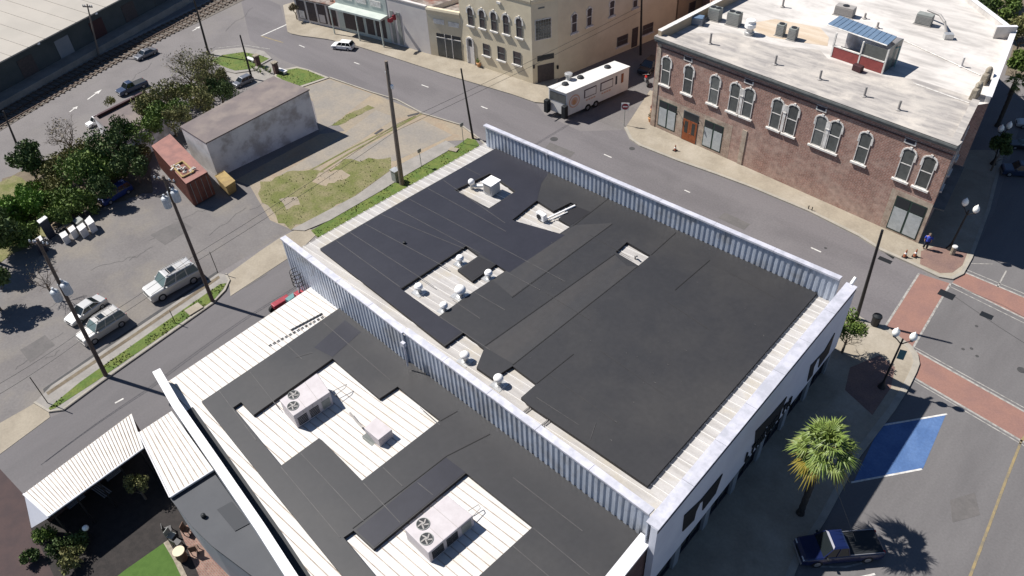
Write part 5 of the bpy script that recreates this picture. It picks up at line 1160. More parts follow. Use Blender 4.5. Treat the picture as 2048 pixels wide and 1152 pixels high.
def wdisc(mb, w, s, z, r, o0, o1, n=20, sx=1.0):
    A = [w.at(s + r * sx * math.cos(6.2832 * i / n), z + r * math.sin(6.2832 * i / n), o0) for i in range(n)]; B = [w.at(s + r * sx * math.cos(6.2832 * i / n), z + r * math.sin(6.2832 * i / n), o1) for i in range(n)]
    return mb.hull8(A, B)
s = WT.L * .115; zc = 1.95
for r, o, m in ((.78, .02, 'logo_peach'), (.62, .024, 'truck_white'), (.48, .028, 'logo_peach')): mb = MB(); wdisc(mb, WT, s, zc, r, 0, o); mb.build('emblem', m, ft)
mb = MB(); wdisc(mb, WT, s - .03, zc - .1, .3, 0, .033, 12, .8); mb.build('emblem', 'logo_orange', ft)
for i, f in enumerate((.55, .59, .63, .67, .30, .34, .38, .42)):     # faint lettering under the windows
    mb = MB(); wbox(mb, WT, WT.L * f, WT.L * (f + .03), 1.32, 1.5, 0, .012); mb.build('lettering', 'logo_peach', ft)
for f in (.33, .46):
    p = WT.at(WT.L * f, .42, -.12); mb = MB(); mb.tube(p, p + WT.n * .16, .42, .42, 16); w = mb.build('wheel', 'rubber', ft); mb = MB(); mb.tube(p + WT.n * .165, p + WT.n * .175, .2, .2, 10); mb.build('rim', 'rim', w)
    p = WT.at(WT.L * f, .42, -1.95); mb = MB(); mb.tube(p, p + WT.n * .16, .42, .42, 16); mb.build('wheel', 'rubber', ft)
S6 = lambda x, y: (1080 + x / 7.2, 100 + y / 7.2)
for c in ((360, 495), (580, 400), (970, 250)):
    p = P(*S6(*c), tz); mb = MB(); mb.lathe(p, [(.38, 0), (.38, .12), (.3, .2), (.1, .24)], 16); mb.build('roof_fan', 'dark_grille', ft)
p = P(*S6(410, 420), tz); mb = MB(); mb.lathe(p, [(.3, 0), (.25, .35), (.42, .45), (.45, .7), (.25, .75)], 14); mb.build('exhaust_hood', 'galv', ft)
mb = MB(); wbox(mb, WTF, .15, WTF.L - .15, 1.9, 2.9, 0, .03); mb.build('window', 'glass_shade', ft)
for f in (.02, .98):
    p = WTF.at(WTF.L * f, .85, .35); mb = MB(); mb.box(p + Vector((0, 0, .3)), (.55, .55, 1.5)); mb.build('gas_bottle_case', 'black_paint', ft, bevel=.05)
mb = MB(); mb.tube(WTF.at(WTF.L * .5, .5, 0), WTF.at(WTF.L * .5, .45, 1.1), .07, .07, 6); mb.build('drawbar', 'pole_black', ft)
# motorcycles and clutter by the brick building's left corner
def motorbike(label, c, rz):
    p = P(*c); t = thing('motorcycle', label, 'motorcycle', p, rz, 'motorcycles by the alley', local=True)
    for x in (-.65, .65): mb = MB(); mb.tube((x, -.07, .31), (x, .07, .31), .31, .31, 14); w = mb.build('wheel', 'rubber', t); mb = MB(); mb.tube((x, -.08, .31), (x, .08, .31), .15, .15, 8); mb.build('rim', 'rim', w)
    mb = MB(); mb.box((0, 0, .5), (.6, .3, .35)); mb.build('engine', 'rim', t, bevel=.03); mb = MB(); mb.ball((.18, 0, .82), .2, 8, sc=(1.5, .8, .8)); mb.build('tank', 'lamp_red', t)
    mb = MB(); mb.box((-.35, 0, .78), (.6, .26, .12)); mb.build('seat', 'black_paint', t, bevel=.03); mb = MB(); mb.path([Vector((.3, -.38, 1.05)), Vector((.42, -.15, 1.0)), Vector((.42, .15, 1.0)), Vector((.3, .38, 1.05))], .025); mb.tube((.42, 0, 1.0), (.65, 0, .31), .035); mb.build('handlebar', 'galv', t)
motorbike('motorcycle in the dark alley left of the brick building', (1292, 168), 2.4)

# ------------------------------------------------------------------ roof units and vents on the black roofs
def rooftop_unit(label, px, zt, zb, fans, group):
    t = thing('air_conditioner', label, 'air conditioner', PS(*px[0], zb, K2), group=group)
    T = [P(u, v, zt) for u, v in px]; z0 = zb + K2 * T[0].x
    B = [fl(p, z0 + .12) for p in T]
    mb = MB(); mb.hull8(B, T); mb.build('cabinet', 'ac_paint', t, bevel=.04)
    c = sum(T, Vector()) / 4; mb = MB(); mb.hull8([fl(p, z0 - .02) for p in B], [p + Vector((0, 0, .0)) for p in B]); mb.build('base_rail', 'galv', t)
    for u, v, r in fans:
        p = P(u, v, zt); mb = MB(); mb.lathe(p, [(r, -.02), (r, .012)], 20); f = mb.build('fan', 'dark_grille', t)
        mb = MB(); 
        for k in range(5): a = k * 1.2566 + .5; q = p + Vector((math.cos(a) * r * .5, math.sin(a) * r * .5, .025)); mb.box(q, (r * .8, r * .22, .012), rz=a + .35)
        mb.lathe(p + Vector((0, 0, .012)), [(r * .25, 0), (r * .2, .05)], 10); mb.build('fan_blade', 'pipe', f)
        mb = MB(); n = 20; R0 = [p + Vector((math.cos(6.2832 * i / n) * r * 1.02, math.sin(6.2832 * i / n) * r * 1.02, .02)) for i in range(n + 1)]; mb.path(R0, .025, 4); mb.build('fan_ring', 'ac_grey', f)
    W = Wall(T[2], T[3]) if len(T) > 3 else None
    for i, (a, b) in enumerate(((T[1], T[2]), (T[3], T[2]))):
        for k in range(1, 4):
            x = a.lerp(b, k / 4); mb = MB(); d = (x - c); d.z = 0; n_ = (Vector(((b - a).y, -(b - a).x, 0))).normalized(); n_ = n_ if n_.dot(x - c) > 0 else -n_
            mb.tube(fl(x, z0 + .15) + n_ * .0, x + n_ * .0 - Vector((0, 0, .03)), .018, .018, 4); mb.build('panel_joint', 'pipe', t)
    for k in (.33, .66):
        a_, b_ = T[0].lerp(T[3], k), T[1].lerp(T[2], k); mb = MB(); mb.tube(a_, b_, .014, .014, 4); mb.build('panel_joint', 'pipe', t)
    WV = Wall(T[1], T[2])
    for f0 in (.06, .38): mb = MB(); [wbox(mb, WV, WV.L * f0, WV.L * (f0 + .25), z0 + .3 + .13 * i, z0 + .36 + .13 * i, .0, .03) for i in range(6)]; mb.build('louvre', 'dark_grille', t)
    mb = MB(); wbox(mb, WV, WV.L * .72, WV.L * .94, z0 + .3, z0 + 1.05, .0, .02); mb.build('access_panel', 'ac_grey', t)
    return t, T, c
g_ = 'large air conditioners on the lower roof'
t, T, c = rooftop_unit('large twin-fan rooftop unit in the upper white opening of the lower roof', [(559, 800), (587, 832), (660, 784), (634, 746)], 5.95, B2, [(587, 790, .36), (586, 812, .36)], g_)
mb = MB(); p0 = P(664, 783, 5.2); mb.path([p0, P(694, 768, 5.2), P(690, 776, 5.2), P(668, 792, 5.2)], .025, 4); mb.build('guard_rail', 'pipe', t)
t, T, c = rooftop_unit('large twin-fan rooftop unit in the lower white opening near the bottom edge', [(809, 1058), (857, 1106), (946, 1031), (894, 990)], 6.6, B2, [(846, 1048, .36), (853, 1078, .36)], g_)
mb = MB(); mb.path([P(936, 1022, 5.9), P(957, 1009, 5.9), P(961, 1016, 5.9), P(944, 1034, 5.9)], .025, 4); mb.build('guard_rail', 'pipe', t)
t = thing('rooftop_vent_unit', 'smaller square white hooded unit beside the upper large air conditioner', 'roof unit', PS(757, 876, B2, K2))
T = [P(728, 856, 5.75), P(757, 880, 5.75), P(784, 859, 5.75), P(752, 834, 5.75)]; z0 = B2 + K2 * T[0].x
mb = MB(); mb.hull8([fl(p, z0) for p in T], T); mb.build('cabinet', 'ac_paint', t, bevel=.03)
hd = [P(724, 872, 5.2), P(759, 908, 4.8), P(768, 900, 4.8), P(733, 866, 5.4)]; mb = MB(); mb.hull8([p - Vector((0, 0, .35)) for p in hd], hd); mb.build('hood', 'ac_grey', t)
mb = MB(); mb.path([PS(700, 826, B2 + .25, K2), PS(716, 846, B2 + .25, K2), PS(726, 856, B2 + .5, K2)], .08, 6); mb.build('pipe', 'pipe', t)
def vent(label, base, kind, r=.3, h=.9, group='round vents in the white openings'):
    p = PS(*base, RA + .0, KB); r *= .9; t = thing('roof_vent', label, 'vent', p, group=group); MB().box(p + Vector((0, 0, .03)), (r * 3.4, r * 3.4, .03)).build('flashing', 'galv', t)
    MB().lathe(p, [(r * .95, 0), (r * .95, .06), (r * .6, .12), (r * .6, h * .6)], 14).build('pipe', 'galv', t)
    if kind == 'cap': MB().lathe(p + Vector((0, 0, h * .58)), [(r * .62, 0), (r * 1.25, .03), (r * 1.25, .16), (r * .9, .3), (r * .2, .38)], 16).build('cap', 'white_cap', t, smooth=False)
    else: mb = MB(); mb.ball(p + Vector((0, 0, h * .85)), r * 1.25, 18, sc=(1, 1, .8)); [mb.tube(p + Vector((0, 0, h * .85)) + Vector((math.cos(a * .5236), math.sin(a * .5236), 0)) * r * 1.27 + Vector((0, 0, -.12)), p + Vector((0, 0, h * .85 + r * 1.0)) + Vector((math.cos(a * .5236), math.sin(a * .5236), 0)) * r * .1, .012, .012, 3) for a in range(12)]; mb.build('dome', 'white_cap', t, smooth=True)
    return t
vent('mushroom vent at the left corner of the large notched opening', (839, 585), 'cap', .3, .85)
vent('mushroom vent at the bottom corner of the large notched opening', (889, 622), 'cap', .27, .8)
vent('mushroom vent at the top corner of the large notched opening', (921, 528), 'cap', .28, .85)
vent('mushroom vent at the right arm of the large notched opening', (978, 557), 'cap', .28, .8)
vent('big white dome vent in the middle of the large notched opening', (922, 592), 'ball', .38, .75)
vent('white dome vent in the small opening by the parapet, upper of two', (931, 722), 'ball', .3, .7)
vent('white dome vent in the small opening by the parapet, lower of two', (998, 770), 'ball', .3, .8)
t = thing('exhaust_unit', 'white boxy exhaust unit with ball cap and hose in the uppermost roof opening', 'roof unit', PS(985, 385, RA, KB))
c = PS(984, 386, RA, KB); mb = MB(); mb.box(c + Vector((0, 0, .65)), (1.0, 1.1, 1.1), rz=.0); mb.build('cabinet', 'metal_roof_white', t, bevel=.03)
MB().box(c + Vector((.0, 0, 1.24)), (1.15, 1.25, .08)).build('lid', 'white_cap', t); MB().box(c + Vector((-.0, -.57, .7)), (.7, .04, .7)).build('grille', 'pipe', t)
mb = MB(); q = PS(944, 378, RA, KB); mb.lathe(q, [(.16, 0), (.16, .6)], 10); mb.path([q + Vector((0, 0, .35)), q + Vector((.7, .3, .45)), c + Vector((-.4, 0, .6))], .16, 8); mb.build('duct', 'galv', t)
mb = MB(); mb.ball(q + Vector((0, 0, .75)), .3, 12); mb.build('ball_cap', 'white_cap', t, smooth=True)
t = thing('air_conditioner', 'small white fan unit in the stepped opening on the big roof', 'air conditioner', PS(1082, 440, RA, KB))
c = PS(1083, 441, RA, KB); MB().box(c + Vector((0, 0, .45)), (.9, .4, .65), rz=-.1).build('cabinet', 'white_cap', t, bevel=.03)
mb = MB(); mb.tube(c + Vector((-.1, -.2, .45)), c + Vector((-.1, -.24, .45)), .24, .24, 14); mb.build('fan', 'dark_grille', t)
for k, (a, b) in enumerate((((1094, 437), (1150, 411)), ((1097, 441), (1135, 424)))): mb = MB(); mb.tube(PS(*a, RA + .2, KB), PS(*b, MA + .1, KB), .1 if k == 0 else .05, None, 6); mb.build('line_cover', 'white_cap', t)
o = MB(); p = PS(1270, 518, RA, KB); o.path([p, p + Vector((0, 0, .35)), p + Vector((.25, -.15, .5))], .07); tag(o.build('roof_pipe', 'pipe', loc=p), 'little bent pipe in the smallest square opening of the big roof', 'pipe')
p = PS(809, 487, MA, KB); o = MB().lathe(p, [(.13, 0), (.13, .18), (.05, .2)], 10); tag(o.build('roof_drain', 'black_paint', loc=p), 'small black stub on the dark sheets left of the notched opening', 'pipe')

# ------------------------------------------------------------------ poles, lamps, wires
def utility_pole(label, b, tpx, r=.17, m='pole_wood', arms=(), group='wooden utility poles', transf=False, tf=.80):
    p = P(*b); z = HG(b, tpx); q = P(*tpx, z); t = thing('utility_pole', label, 'pole', p, group=group)
    MB().tube(p, q, r, r * .62, 10).build('pole', m, t)
    for f, w_, az in arms:
        c = p.lerp(q, f); d = Vector((math.cos(az), math.sin(az), 0)) * w_ / 2; mb = MB(); mb.box(c, (w_, .12, .14), rz=az); a = mb.build('crossarm', m, t)
        for k in (-1, -.55, .55, 1): mb = MB(); mb.lathe(c + d * k * .92 + Vector((0, 0, .07)), [(.05, 0), (.07, .08), (.04, .18)], 8); mb.build('insulator', 'transformer', a)
    if transf:
        for k in range(3):
            a = 2.2 * k + .4; c = p.lerp(q, tf if k else tf + .03) + Vector((math.cos(a), math.sin(a), 0)) * .5; mb = MB(); mb.lathe(c, [(.27, 0), (.3, .05), (.3, .85), (.22, .95), (.08, 1.0), (.08, 1.2)], 12); mb.build('transformer', 'transformer', t)
    return t, p, q
u1, a1, b1 = utility_pole('wooden pole at lower left rising over the champagne vehicle, with white boxes near its top', (213, 753), (74, 478), arms=((.97, 1.5, .5),), transf=True, tf=.62)
u2, a2, b2 = utility_pole('wooden pole with a cluster of three grey transformers, by the lone silver vehicle', (426, 604), (326, 352), arms=((.97, 1.9, .4),), transf=True)
u3, a3, b3 = utility_pole('tall pale wooden pole in the grass beside the big roof', (804, 369), (772, 122), .25, 'pole_light', arms=())
mb = MB(); c = a3.lerp(b3, .96); mb.box(c + Vector((.12, 0, 0)), (.12, .12, .5)); mb.build('bracket', 'black_paint', u3); 
mb = MB(); mb.lathe(a3.lerp(b3, .90) + Vector((-.15, .0, 0)), [(.1, 0), (.12, .25), (.05, .35)], 8); mb.build('insulator', 'transformer', u3)
mb = MB(); mb.lathe(a3.lerp(b3, .80) + Vector((.28, .1, 0)), [(.14, 0), (.16, .3), (.08, .42)], 8); mb.build('lamp_head', 'white_cap', u3)
u4, a4, b4 = utility_pole('dark pole at the street corner beside the ribbed parapet end', (946, 277), (922, 137), .13, 'pole_black')
u5, a5, b5 = utility_pole('dark pole in front of the brick building, its foot hidden behind the street tree', (1712, 640), (1765, 460), .15, 'pole_black')
u6, a6, b6 = utility_pole('dark pole by the grass island with the yellow road line beyond', (504, 158), (480, 70), .14, 'pole_black')
u7, a7, b7 = utility_pole('dark pole at the left tip of the grass island beside the avenue', (418, 110), (387, -4), .16, 'pole_black')
u8, a8, b8 = utility_pole('pole at the left edge above the round evergreen tree', (32, 285), (6, 222), .12, 'pole_black')
u9, a9, b9 = utility_pole('pole in the warehouse shade with small white boxes', (198, 112), (174, 8), .13, 'pole_light', arms=((.95, 1.4, .5),))
u10, a10, b10 = utility_pole('dark pole standing against the side of the yellow corner building', (1281, 110), (1284, -30), .16, 'pole_black', arms=((.9, 1.6, 1.2),))
mb = MB(); mb.lathe(P(418, 110), [(.25, 0), (.25, .5)], 8); mb.build('base_collar', 'pole_light', u7)
def wire(label, pts, r=.022, sag=.25, name='overhead_wire', cat='wire', m='pole_black', group='telephone wires on the poles'):
    L = []
    for a, b in zip(pts[:-1], pts[1:]):
        n = 10
        for i in range(n): t = i / n; L.append(a.lerp(b, t) - Vector((0, 0, sag * 4 * t * (1 - t))))
    L.append(pts[-1]); mb = MB().path(L, r, 4); return tag(mb.build(name, m, loc=pts[0]), label, cat, group)
W0 = P(-60, 800, 5.0)
w1 = a1.lerp(b1, (753 - 650) / (753 - 478.)); w2 = a2.lerp(b2, (604 - 502) / (604 - 352.)); w3 = a3.lerp(b3, (369 - 243) / (369 - 122.)); w4 = a10.lerp(b10, .72)
wire('upper of the two thin wires running diagonally from the left edge to the far pole', [W0, w1, w2, w3, w4], .016, .2)
wire('lower of the two thin wires running diagonally from the left edge to the far pole', [W0 + Vector((.4, -.2, -.5)), w1 - Vector((-.2, .1, .5)), w2 - Vector((-.2, .1, .5)), w3 - Vector((-.2, .1, .5)), w4 - Vector((-.2, .1, .5))], .016, .2)
wire('pale guy wire crossing above the navy pickup below the palm', [P(1655, 930, 4.2), P(1728, 1127, .1)], .018, 0, m='pole_light', group=None)
def street_lamp(label, b, tpx, banner=True, arm_az=.3, group='twin globe street lamps', gl='globe'):
    p = P(*b); z = HG(b, tpx); q = P(*tpx, z); t = thing('street_lamp', label, 'street lamp', p, group=group)
    mb = MB(); mb.lathe(p, [(.3, 0), (.3, .12), (.16, .5), (.1, .7)], 12); mb.tube(p + Vector((0, 0, .6)), q, .085, .06, 8); mb.build('post', 'pole_black', t)
    d = Vector((math.cos(arm_az), math.sin(arm_az), 0))
    for s in (-1, 1):
        e = q + d * s * .55; mb = MB(); mb.path([q - Vector((0, 0, .5)), q + d * s * .35 - Vector((0, 0, .15)), e], .04, 6); mb.build('arm', 'pole_black', t)
        mb = MB(); mb.lathe(e, [(.1, 0), (.14, .1)], 10); g1 = mb.build('lamp_holder', 'pole_black', t); mb = MB(); mb.lathe(e + Vector((0, 0, .1)), [(.12, 0), (.24, .18), (.26, .35), (.2, .55), (.08, .68), (.02, .8)], 14); mb.build('globe', gl, t, smooth=True)
    if banner: mb = MB(); mb.box(p.lerp(q, .72) + Vector((.32, .1, 0)), (.45, .04, .9), rz=.3); mb.build('banner', 'teal_box', t)
    return t
street_lamp('twin globe street lamp with a small banner on the front pavement corner', (1762, 776), (1806, 678))
street_lamp('twin globe street lamp in the shade right of the brick building, lower of two', (1898, 500), (1938, 420), False, -.4)
street_lamp('twin globe street lamp among leaves at the right edge, upper of two', (1985, 330), (2007, 262), False, 1.2)
# signs
p = P(1248, 252); z = HG((1248, 252), (1243, 210)); t = thing('road_sign', 'red and white no entry sign on a post beside the food trailer', 'sign', p)
MB().tube(p, fl(p, z), .035, .035, 6).build('post', 'ac_grey', t)
d = Vector((-p.x, -p.y, 0)).normalized(); az = math.atan2(d.y, d.x) + math.pi / 2; c = fl(p, z - .15) + d * .04
MB().box(c, (.85, .03, .85), rz=az).build('plate', 'white_cap', t)
e = Vector((math.cos(az), math.sin(az), 0)); mb = MB(); n = 20; A = [c + d * .018 + e * .37 * math.cos(6.2832 * i / n) + Vector((0, 0, .37 * math.sin(6.2832 * i / n))) for i in range(n)]; mb.hull8(A, [v + d * .012 for v in A]); mb.build('disc', 'red_paint', t)
MB().box(c + d * .034, (.5, .006, .13), rz=az).build('bar', 'white_cap', t)
def small_post(label, b, tpx, name='sign_post', cat='post', plate=None, r=.035, m='ac_grey', group=None):
    p = P(*b); z = max(.4, HG(b, tpx)); t = thing(name, label, cat, p, group=group); MB().tube(p, fl(p, z), r, r, 6).build('post', m, t)
    if plate: MB().box(fl(p, z - .2), (.06, .45, .4)).build('plate', plate, t)
    return t
small_post('thin sign post with a small plate near the street corner by the ribbed parapet', (927, 288), (922, 246), plate='ac_grey', name='road_sign', cat='sign')
small_post('thin sign post with a dark plate beside the pale utility pole', (843, 334), (838, 298), plate='pipe', name='road_sign', cat='sign')
small_post('thin bare post on the tip of the strip near the transformer pole', (436, 546), (418, 504), m='pole_black')
small_post('thin bare post in the middle of the grass strip', (352, 648), (336, 622), m='pole_black')
small_post('thin bare post at the lower end of the grass strip', (97, 808), (54, 757), m='pole_black')
def cone(label, c, h=.75):
    p = P(*c, .13); t = thing('traffic_cone', label, 'traffic cone', p, group='cones on the brick side pavement'); MB().box(p + Vector((0, 0, .03)), (.4, .4, .05)).build('base', 'black_paint', t); MB().lathe(p + Vector((0, 0, .05)), [(.15, 0), (.1, h * .45), (.04, h)], 12).build('body', 'orange_cone', t); MB().lathe(p + Vector((0, 0, h * .5)), [(.108, 0), (.085, .14)], 12).build('band', 'white_cap', t)
cone('small traffic cone on the pavement in front of the brown double door', (1350, 301), .6); cone('left traffic cone of the pair at the street corner', (1809, 514)); cone('right traffic cone of the pair at the street corner, the darker one', (1829, 513))
small_post('pair of low black posts at the pavement edge, the left one', (1616, 420), (1621, 412), 'bollard', 'bollard', None, .05, 'pole_black', None); small_post('pair of low black posts at the pavement edge, the right one', (1623, 423), (1629, 415), 'bollard', 'bollard', None, .05, 'pole_black', None)
p = P(1749, 649, .13); t = thing('litter_bin', 'round black litter bin at the tip of the front pavement', 'bin', p); MB().lathe(p, [(.3, 0), (.34, .8), (.36, .85)], 16).build('body', 'pole_black', t); MB().lathe(p + Vector((0, 0, .86)), [(.38, 0), (.34, .12), (.1, .2)], 16).build('lid', 'black_paint', t)
p = P(1904, 508, .13); t = thing('litter_bin', 'small pale bin on the corner paving beside the brick building shade', 'bin', p); MB().lathe(p, [(.2, 0), (.22, .75), (.1, .8)], 12).build('body', 'stone', t); MB().lathe(p + Vector((0, 0, .8)), [(.24, 0), (.2, .08)], 12).build('lid', 'white_box', t)
# person at the brick building corner
def person(label, c, face, shirt='cloth_blue', h=1.72, z=.13):
    p = P(*c, z); t = thing('person', label, 'person', p, face, local=True); k = h / 1.75
    vs = [(0, 0, .95), (0, 0, 1.2), (0, 0, 1.42), (0, 0, 1.5), (0.02, 0, 1.62), (0, .19, 1.40), (.06, .26, 1.12), (.16, .24, .9), (0, -.19, 1.40), (.04, -.27, 1.12), (.12, -.25, .88), (0, .1, .9), (.04, .12, .5), (0, .12, .08), (.14, .13, .04), (0, -.1, .9), (-.02, -.12, .5), (-.08, -.12, .08), (.06, -.13, .04)]
    ed = [(0, 1), (1, 2), (2, 3), (3, 4), (2, 5), (5, 6), (6, 7), (2, 8), (8, 9), (9, 10), (0, 11), (11, 12), (12, 13), (13, 14), (0, 15), (15, 16), (16, 17), (17, 18)]
    rad = [.15, .16, .15, .06, .10, .07, .05, .035, .07, .05, .035, .1, .07, .045, .04, .1, .07, .045, .04]
    me = bpy.data.meshes.new('body'); me.from_pydata([Vector(v) * k for v in vs], ed, []); o = bpy.data.objects.new('body', me); C.objects.link(o); o.parent = t; me.materials.append(M['skin'])
    sk_ = o.modifiers.new('skin', 'SKIN'); 
    for i, s in enumerate(me.skin_vertices[0].data if me.skin_vertices else []): s.radius = (rad[i], rad[i])
    if not me.skin_vertices:
        bm = bmesh.new(); bm.from_mesh(me); l = bm.verts.layers.skin.verify(); bm.verts.ensure_lookup_table()
        for i, v in enumerate(bm.verts): v[l].radius = (rad[i], rad[i]); v[l].use_root = (i == 0)
        bm.to_mesh(me); bm.free()
    o.modifiers.new('sub', 'SUBSURF').levels = 1
    mb = MB(); mb.lathe((0, 0, .95 * k), [(.2, 0), (.19, .2), (.2, .42), (.1, .53)], 14); mb.tube((0, .2, 1.4), (.03, .27, 1.15), .09, .08, 8); mb.tube((0, -.2, 1.4), (.02, -.28, 1.15), .09, .08, 8); mb.build('shirt', shirt, t, smooth=True)
    mb = MB(); mb.tube((0, .1, .97), (.03, .12, .15), .12, .08, 8); mb.tube((0, -.1, .97), (-.05, -.12, .15), .12, .08, 8); mb.build('trousers', 'navy_box', t, smooth=True)
    mb = MB(); mb.ball((0.01, 0, 1.66 * k), .125, 10); mb.build('hair', 'bark', t, smooth=True); mb = MB(); mb.ball((0.03, 0, 1.64 * k), .118, 10, sc=(1, .9, 1.05)); mb.tube((.14, 0, 1.63 * k), (.16, 0, 1.61 * k), .02, .012, 5); mb.build('face', 'skin', t, smooth=True)
    mb = MB(); mb.box((.3, .1, .1), (.01, .01, .01))
    return t
person('person in a blue top standing at the corner of the brick building', (1849, 498), -1.2)

# ------------------------------------------------------------------ trees, bushes, palm
def mpp(u, v, z=0): return (P(u + 4, v, z) - P(u - 4, v, z)).length / 8
def leaves(mb, c, rad, n, size, seed, clumps=9, flat=.8, hole=.0):
    rnd = random.Random(seed); cl = []
    for k in range(clumps):
        th = rnd.random() * 6.283; ph = math.acos(rnd.uniform(-.75, 1)); rr = rnd.uniform(.35, .8)
        cl.append((Vector((math.sin(ph) * math.cos(th) * rad * rr, math.sin(ph) * math.sin(th) * rad * rr, math.cos(ph) * rad * flat * rr)), rad * rnd.uniform(.28, .5)))
    vs, fs = [], []
    for i in range(n):
        q, r = cl[rnd.randrange(clumps)]; d = Vector((rnd.gauss(0, 1), rnd.gauss(0, 1), rnd.gauss(0, .8))).normalized() * r * (rnd.random() ** .4)
        p = c + q + d; a = Vector((rnd.gauss(0, 1), rnd.gauss(0, 1), rnd.gauss(0, .6))).normalized(); b = a.orthogonal().normalized(); b = (Matrix.Rotation(rnd.random() * 6.283, 3, a) @ b); e = a.cross(b); s = size * rnd.uniform(.5, 1.3)
        k = len(vs); vs += [p - b * s, p + e * s * .45, p + b * s, p - e * s * .45]; fs.append((k, k + 1, k + 2, k + 3))
    return mb.add(vs, fs)
def branches(mb, p, d, L, r, depth, rnd, spread=.6):
    e = p + d * L; mb.tube(p, e, r, r * .6, 6 if r > .05 else 3, cap=False)
    if depth == 0: return
    for k in range(rnd.choice((2, 3))):
        nd = (d + Vector((rnd.gauss(0, spread), rnd.gauss(0, spread), rnd.gauss(.1, spread * .6)))).normalized(); branches(mb, p.lerp(e, rnd.uniform(.6, 1)), nd, L * rnd.uniform(.6, .8), r * .6, depth - 1, rnd, spread)
NT = [0]
def tree(label, uv, rpx, zc, leaf, n=1500, size=.16, cat='tree', group='trees and bushes by the left lot', name='tree', bare=0, trunk=True, flat=.8, clumps=10, bark='bark', lean=0):
    NT[0] += 1; c = P(*uv, zc); r = mpp(*uv, zc) * rpx; b = fl(c, 0); rnd = random.Random(NT[0] * 13)
    t = thing(name, label, cat, b, group=group)
    mb = MB()
    if trunk or bare:
        k = max(.3, zc - r * flat * .3); mb.tube(b, fl(c, k * .6), r * .045 + .05, r * .03 + .03, 8); 
        for q in range(4 if not bare else 5): a = q * 1.4 + rnd.random(); branches(mb, fl(c, k * rnd.uniform(.35, .6)), Vector((math.cos(a) * .6, math.sin(a) * .6, .8)).normalized(), r * .55, r * .022 + .012, 2 + (1 if bare else 0) + (1 if bare > 1 else 0), rnd)
        mb.build('trunk', bark, t, raw=True)
    if n: m2 = MB(); leaves(m2, c, r, int(n * 1.5), size * 1.05, NT[0] * 7 + 1, clumps, flat); m2.build('crown', leaf, t, raw=True)
    return t
gl = 'trees and bushes by the left lot'
tree('round dark evergreen at the far left beside the avenue, standing alone', (52, 318), 40, 2.6, 'leaf_dark', 2600, .17, flat=1.3)
tree('pale brown half bare tree behind the dark bushes at left', (128, 268), 42, 2.2, 'leaf_brown', 380, .10, bare=2, bark='bark_pale', clumps=14)
tree('dark green tree left of the low brown building', (215, 298), 46, 2.8, 'leaf_dark', 2600, .17)
tree('dark tree at the corner between the red container and the blue van', (262, 325), 42, 2.6, 'leaf_dark', 2400, .17)
tree('deep green tree in front of the dark tree row, above the white boxes', (165, 352), 50, 2.4, 'leaf_mid', 2800, .17)
tree('dark shaded tree above the blue van', (205, 375), 34, 2.0, 'leaf_dark', 1800, .16)
tree('olive bush between the evergreen and the dark trees', (112, 335), 36, 1.8, 'leaf_olive', 1300, .14)
tree('brown-olive scrub below the evergreen', (95, 372), 34, 1.0, 'leaf_olive', 1300, .13, name='bush', cat='bush', trunk=False)
tree('large spreading half bare tree behind the plaster shed', (392, 150), 58, 3.4, 'leaf_olive', 2200, .12, bare=2, bark='bark_pale', clumps=22)
tree('brown-leaved thin tree at the upper left of the shed roof', (370, 128), 44, 3.6, 'leaf_brown', 500, .10, bare=1, bark='bark_pale', clumps=16)
tree('green-brown tree between the low brown building and the shed', (325, 195), 48, 3.0, 'leaf_olive', 2200, .14, bare=1, clumps=14)
tree('fresh green tree above the red container', (335, 225), 38, 3.0, 'leaf_mid', 2000, .15)
tree('olive tree over the right corner of the low brown roof', (298, 212), 32, 3.0, 'leaf_olive', 1500, .14, bare=1)
tree('dark tree over the front corner of the low brown roof', (246, 262), 34, 3.0, 'leaf_dark', 1600, .15)
tree('brown-green tree between the container top and the shed end wall', (355, 232), 30, 3.2, 'leaf_olive', 1300, .13, bare=1)
tree('bright green bushy tree over the container end', (292, 258), 40, 2.4, 'leaf_mid', 2000, .15)
tree('dark small tree beside the grass island and the shed roof', (438, 180), 34, 2.4, 'leaf_dark', 1700, .14)
tree('olive tree along the shed behind its left roof corner', (405, 200), 34, 2.6, 'leaf_olive', 1500, .14)
tree('bright green bush in the lower left thicket, lowest one', (20, 478), 46, 1.2, 'leaf_mid', 2600, .15, name='bush', cat='bush', trunk=False)
tree('brightest green bush at the left edge', (42, 418), 46, 1.4, 'leaf_bright', 3000, .15, name='bush', cat='bush', trunk=False)
tree('bright green bush beside the tall navy cabinet', (85, 415), 38, 1.2, 'leaf_bright', 2000, .14, name='bush', cat='bush', trunk=False)
tree('mid green bush behind the white boxes', (135, 405), 38, 1.4, 'leaf_mid', 2000, .15, name='bush', cat='bush', trunk=False)
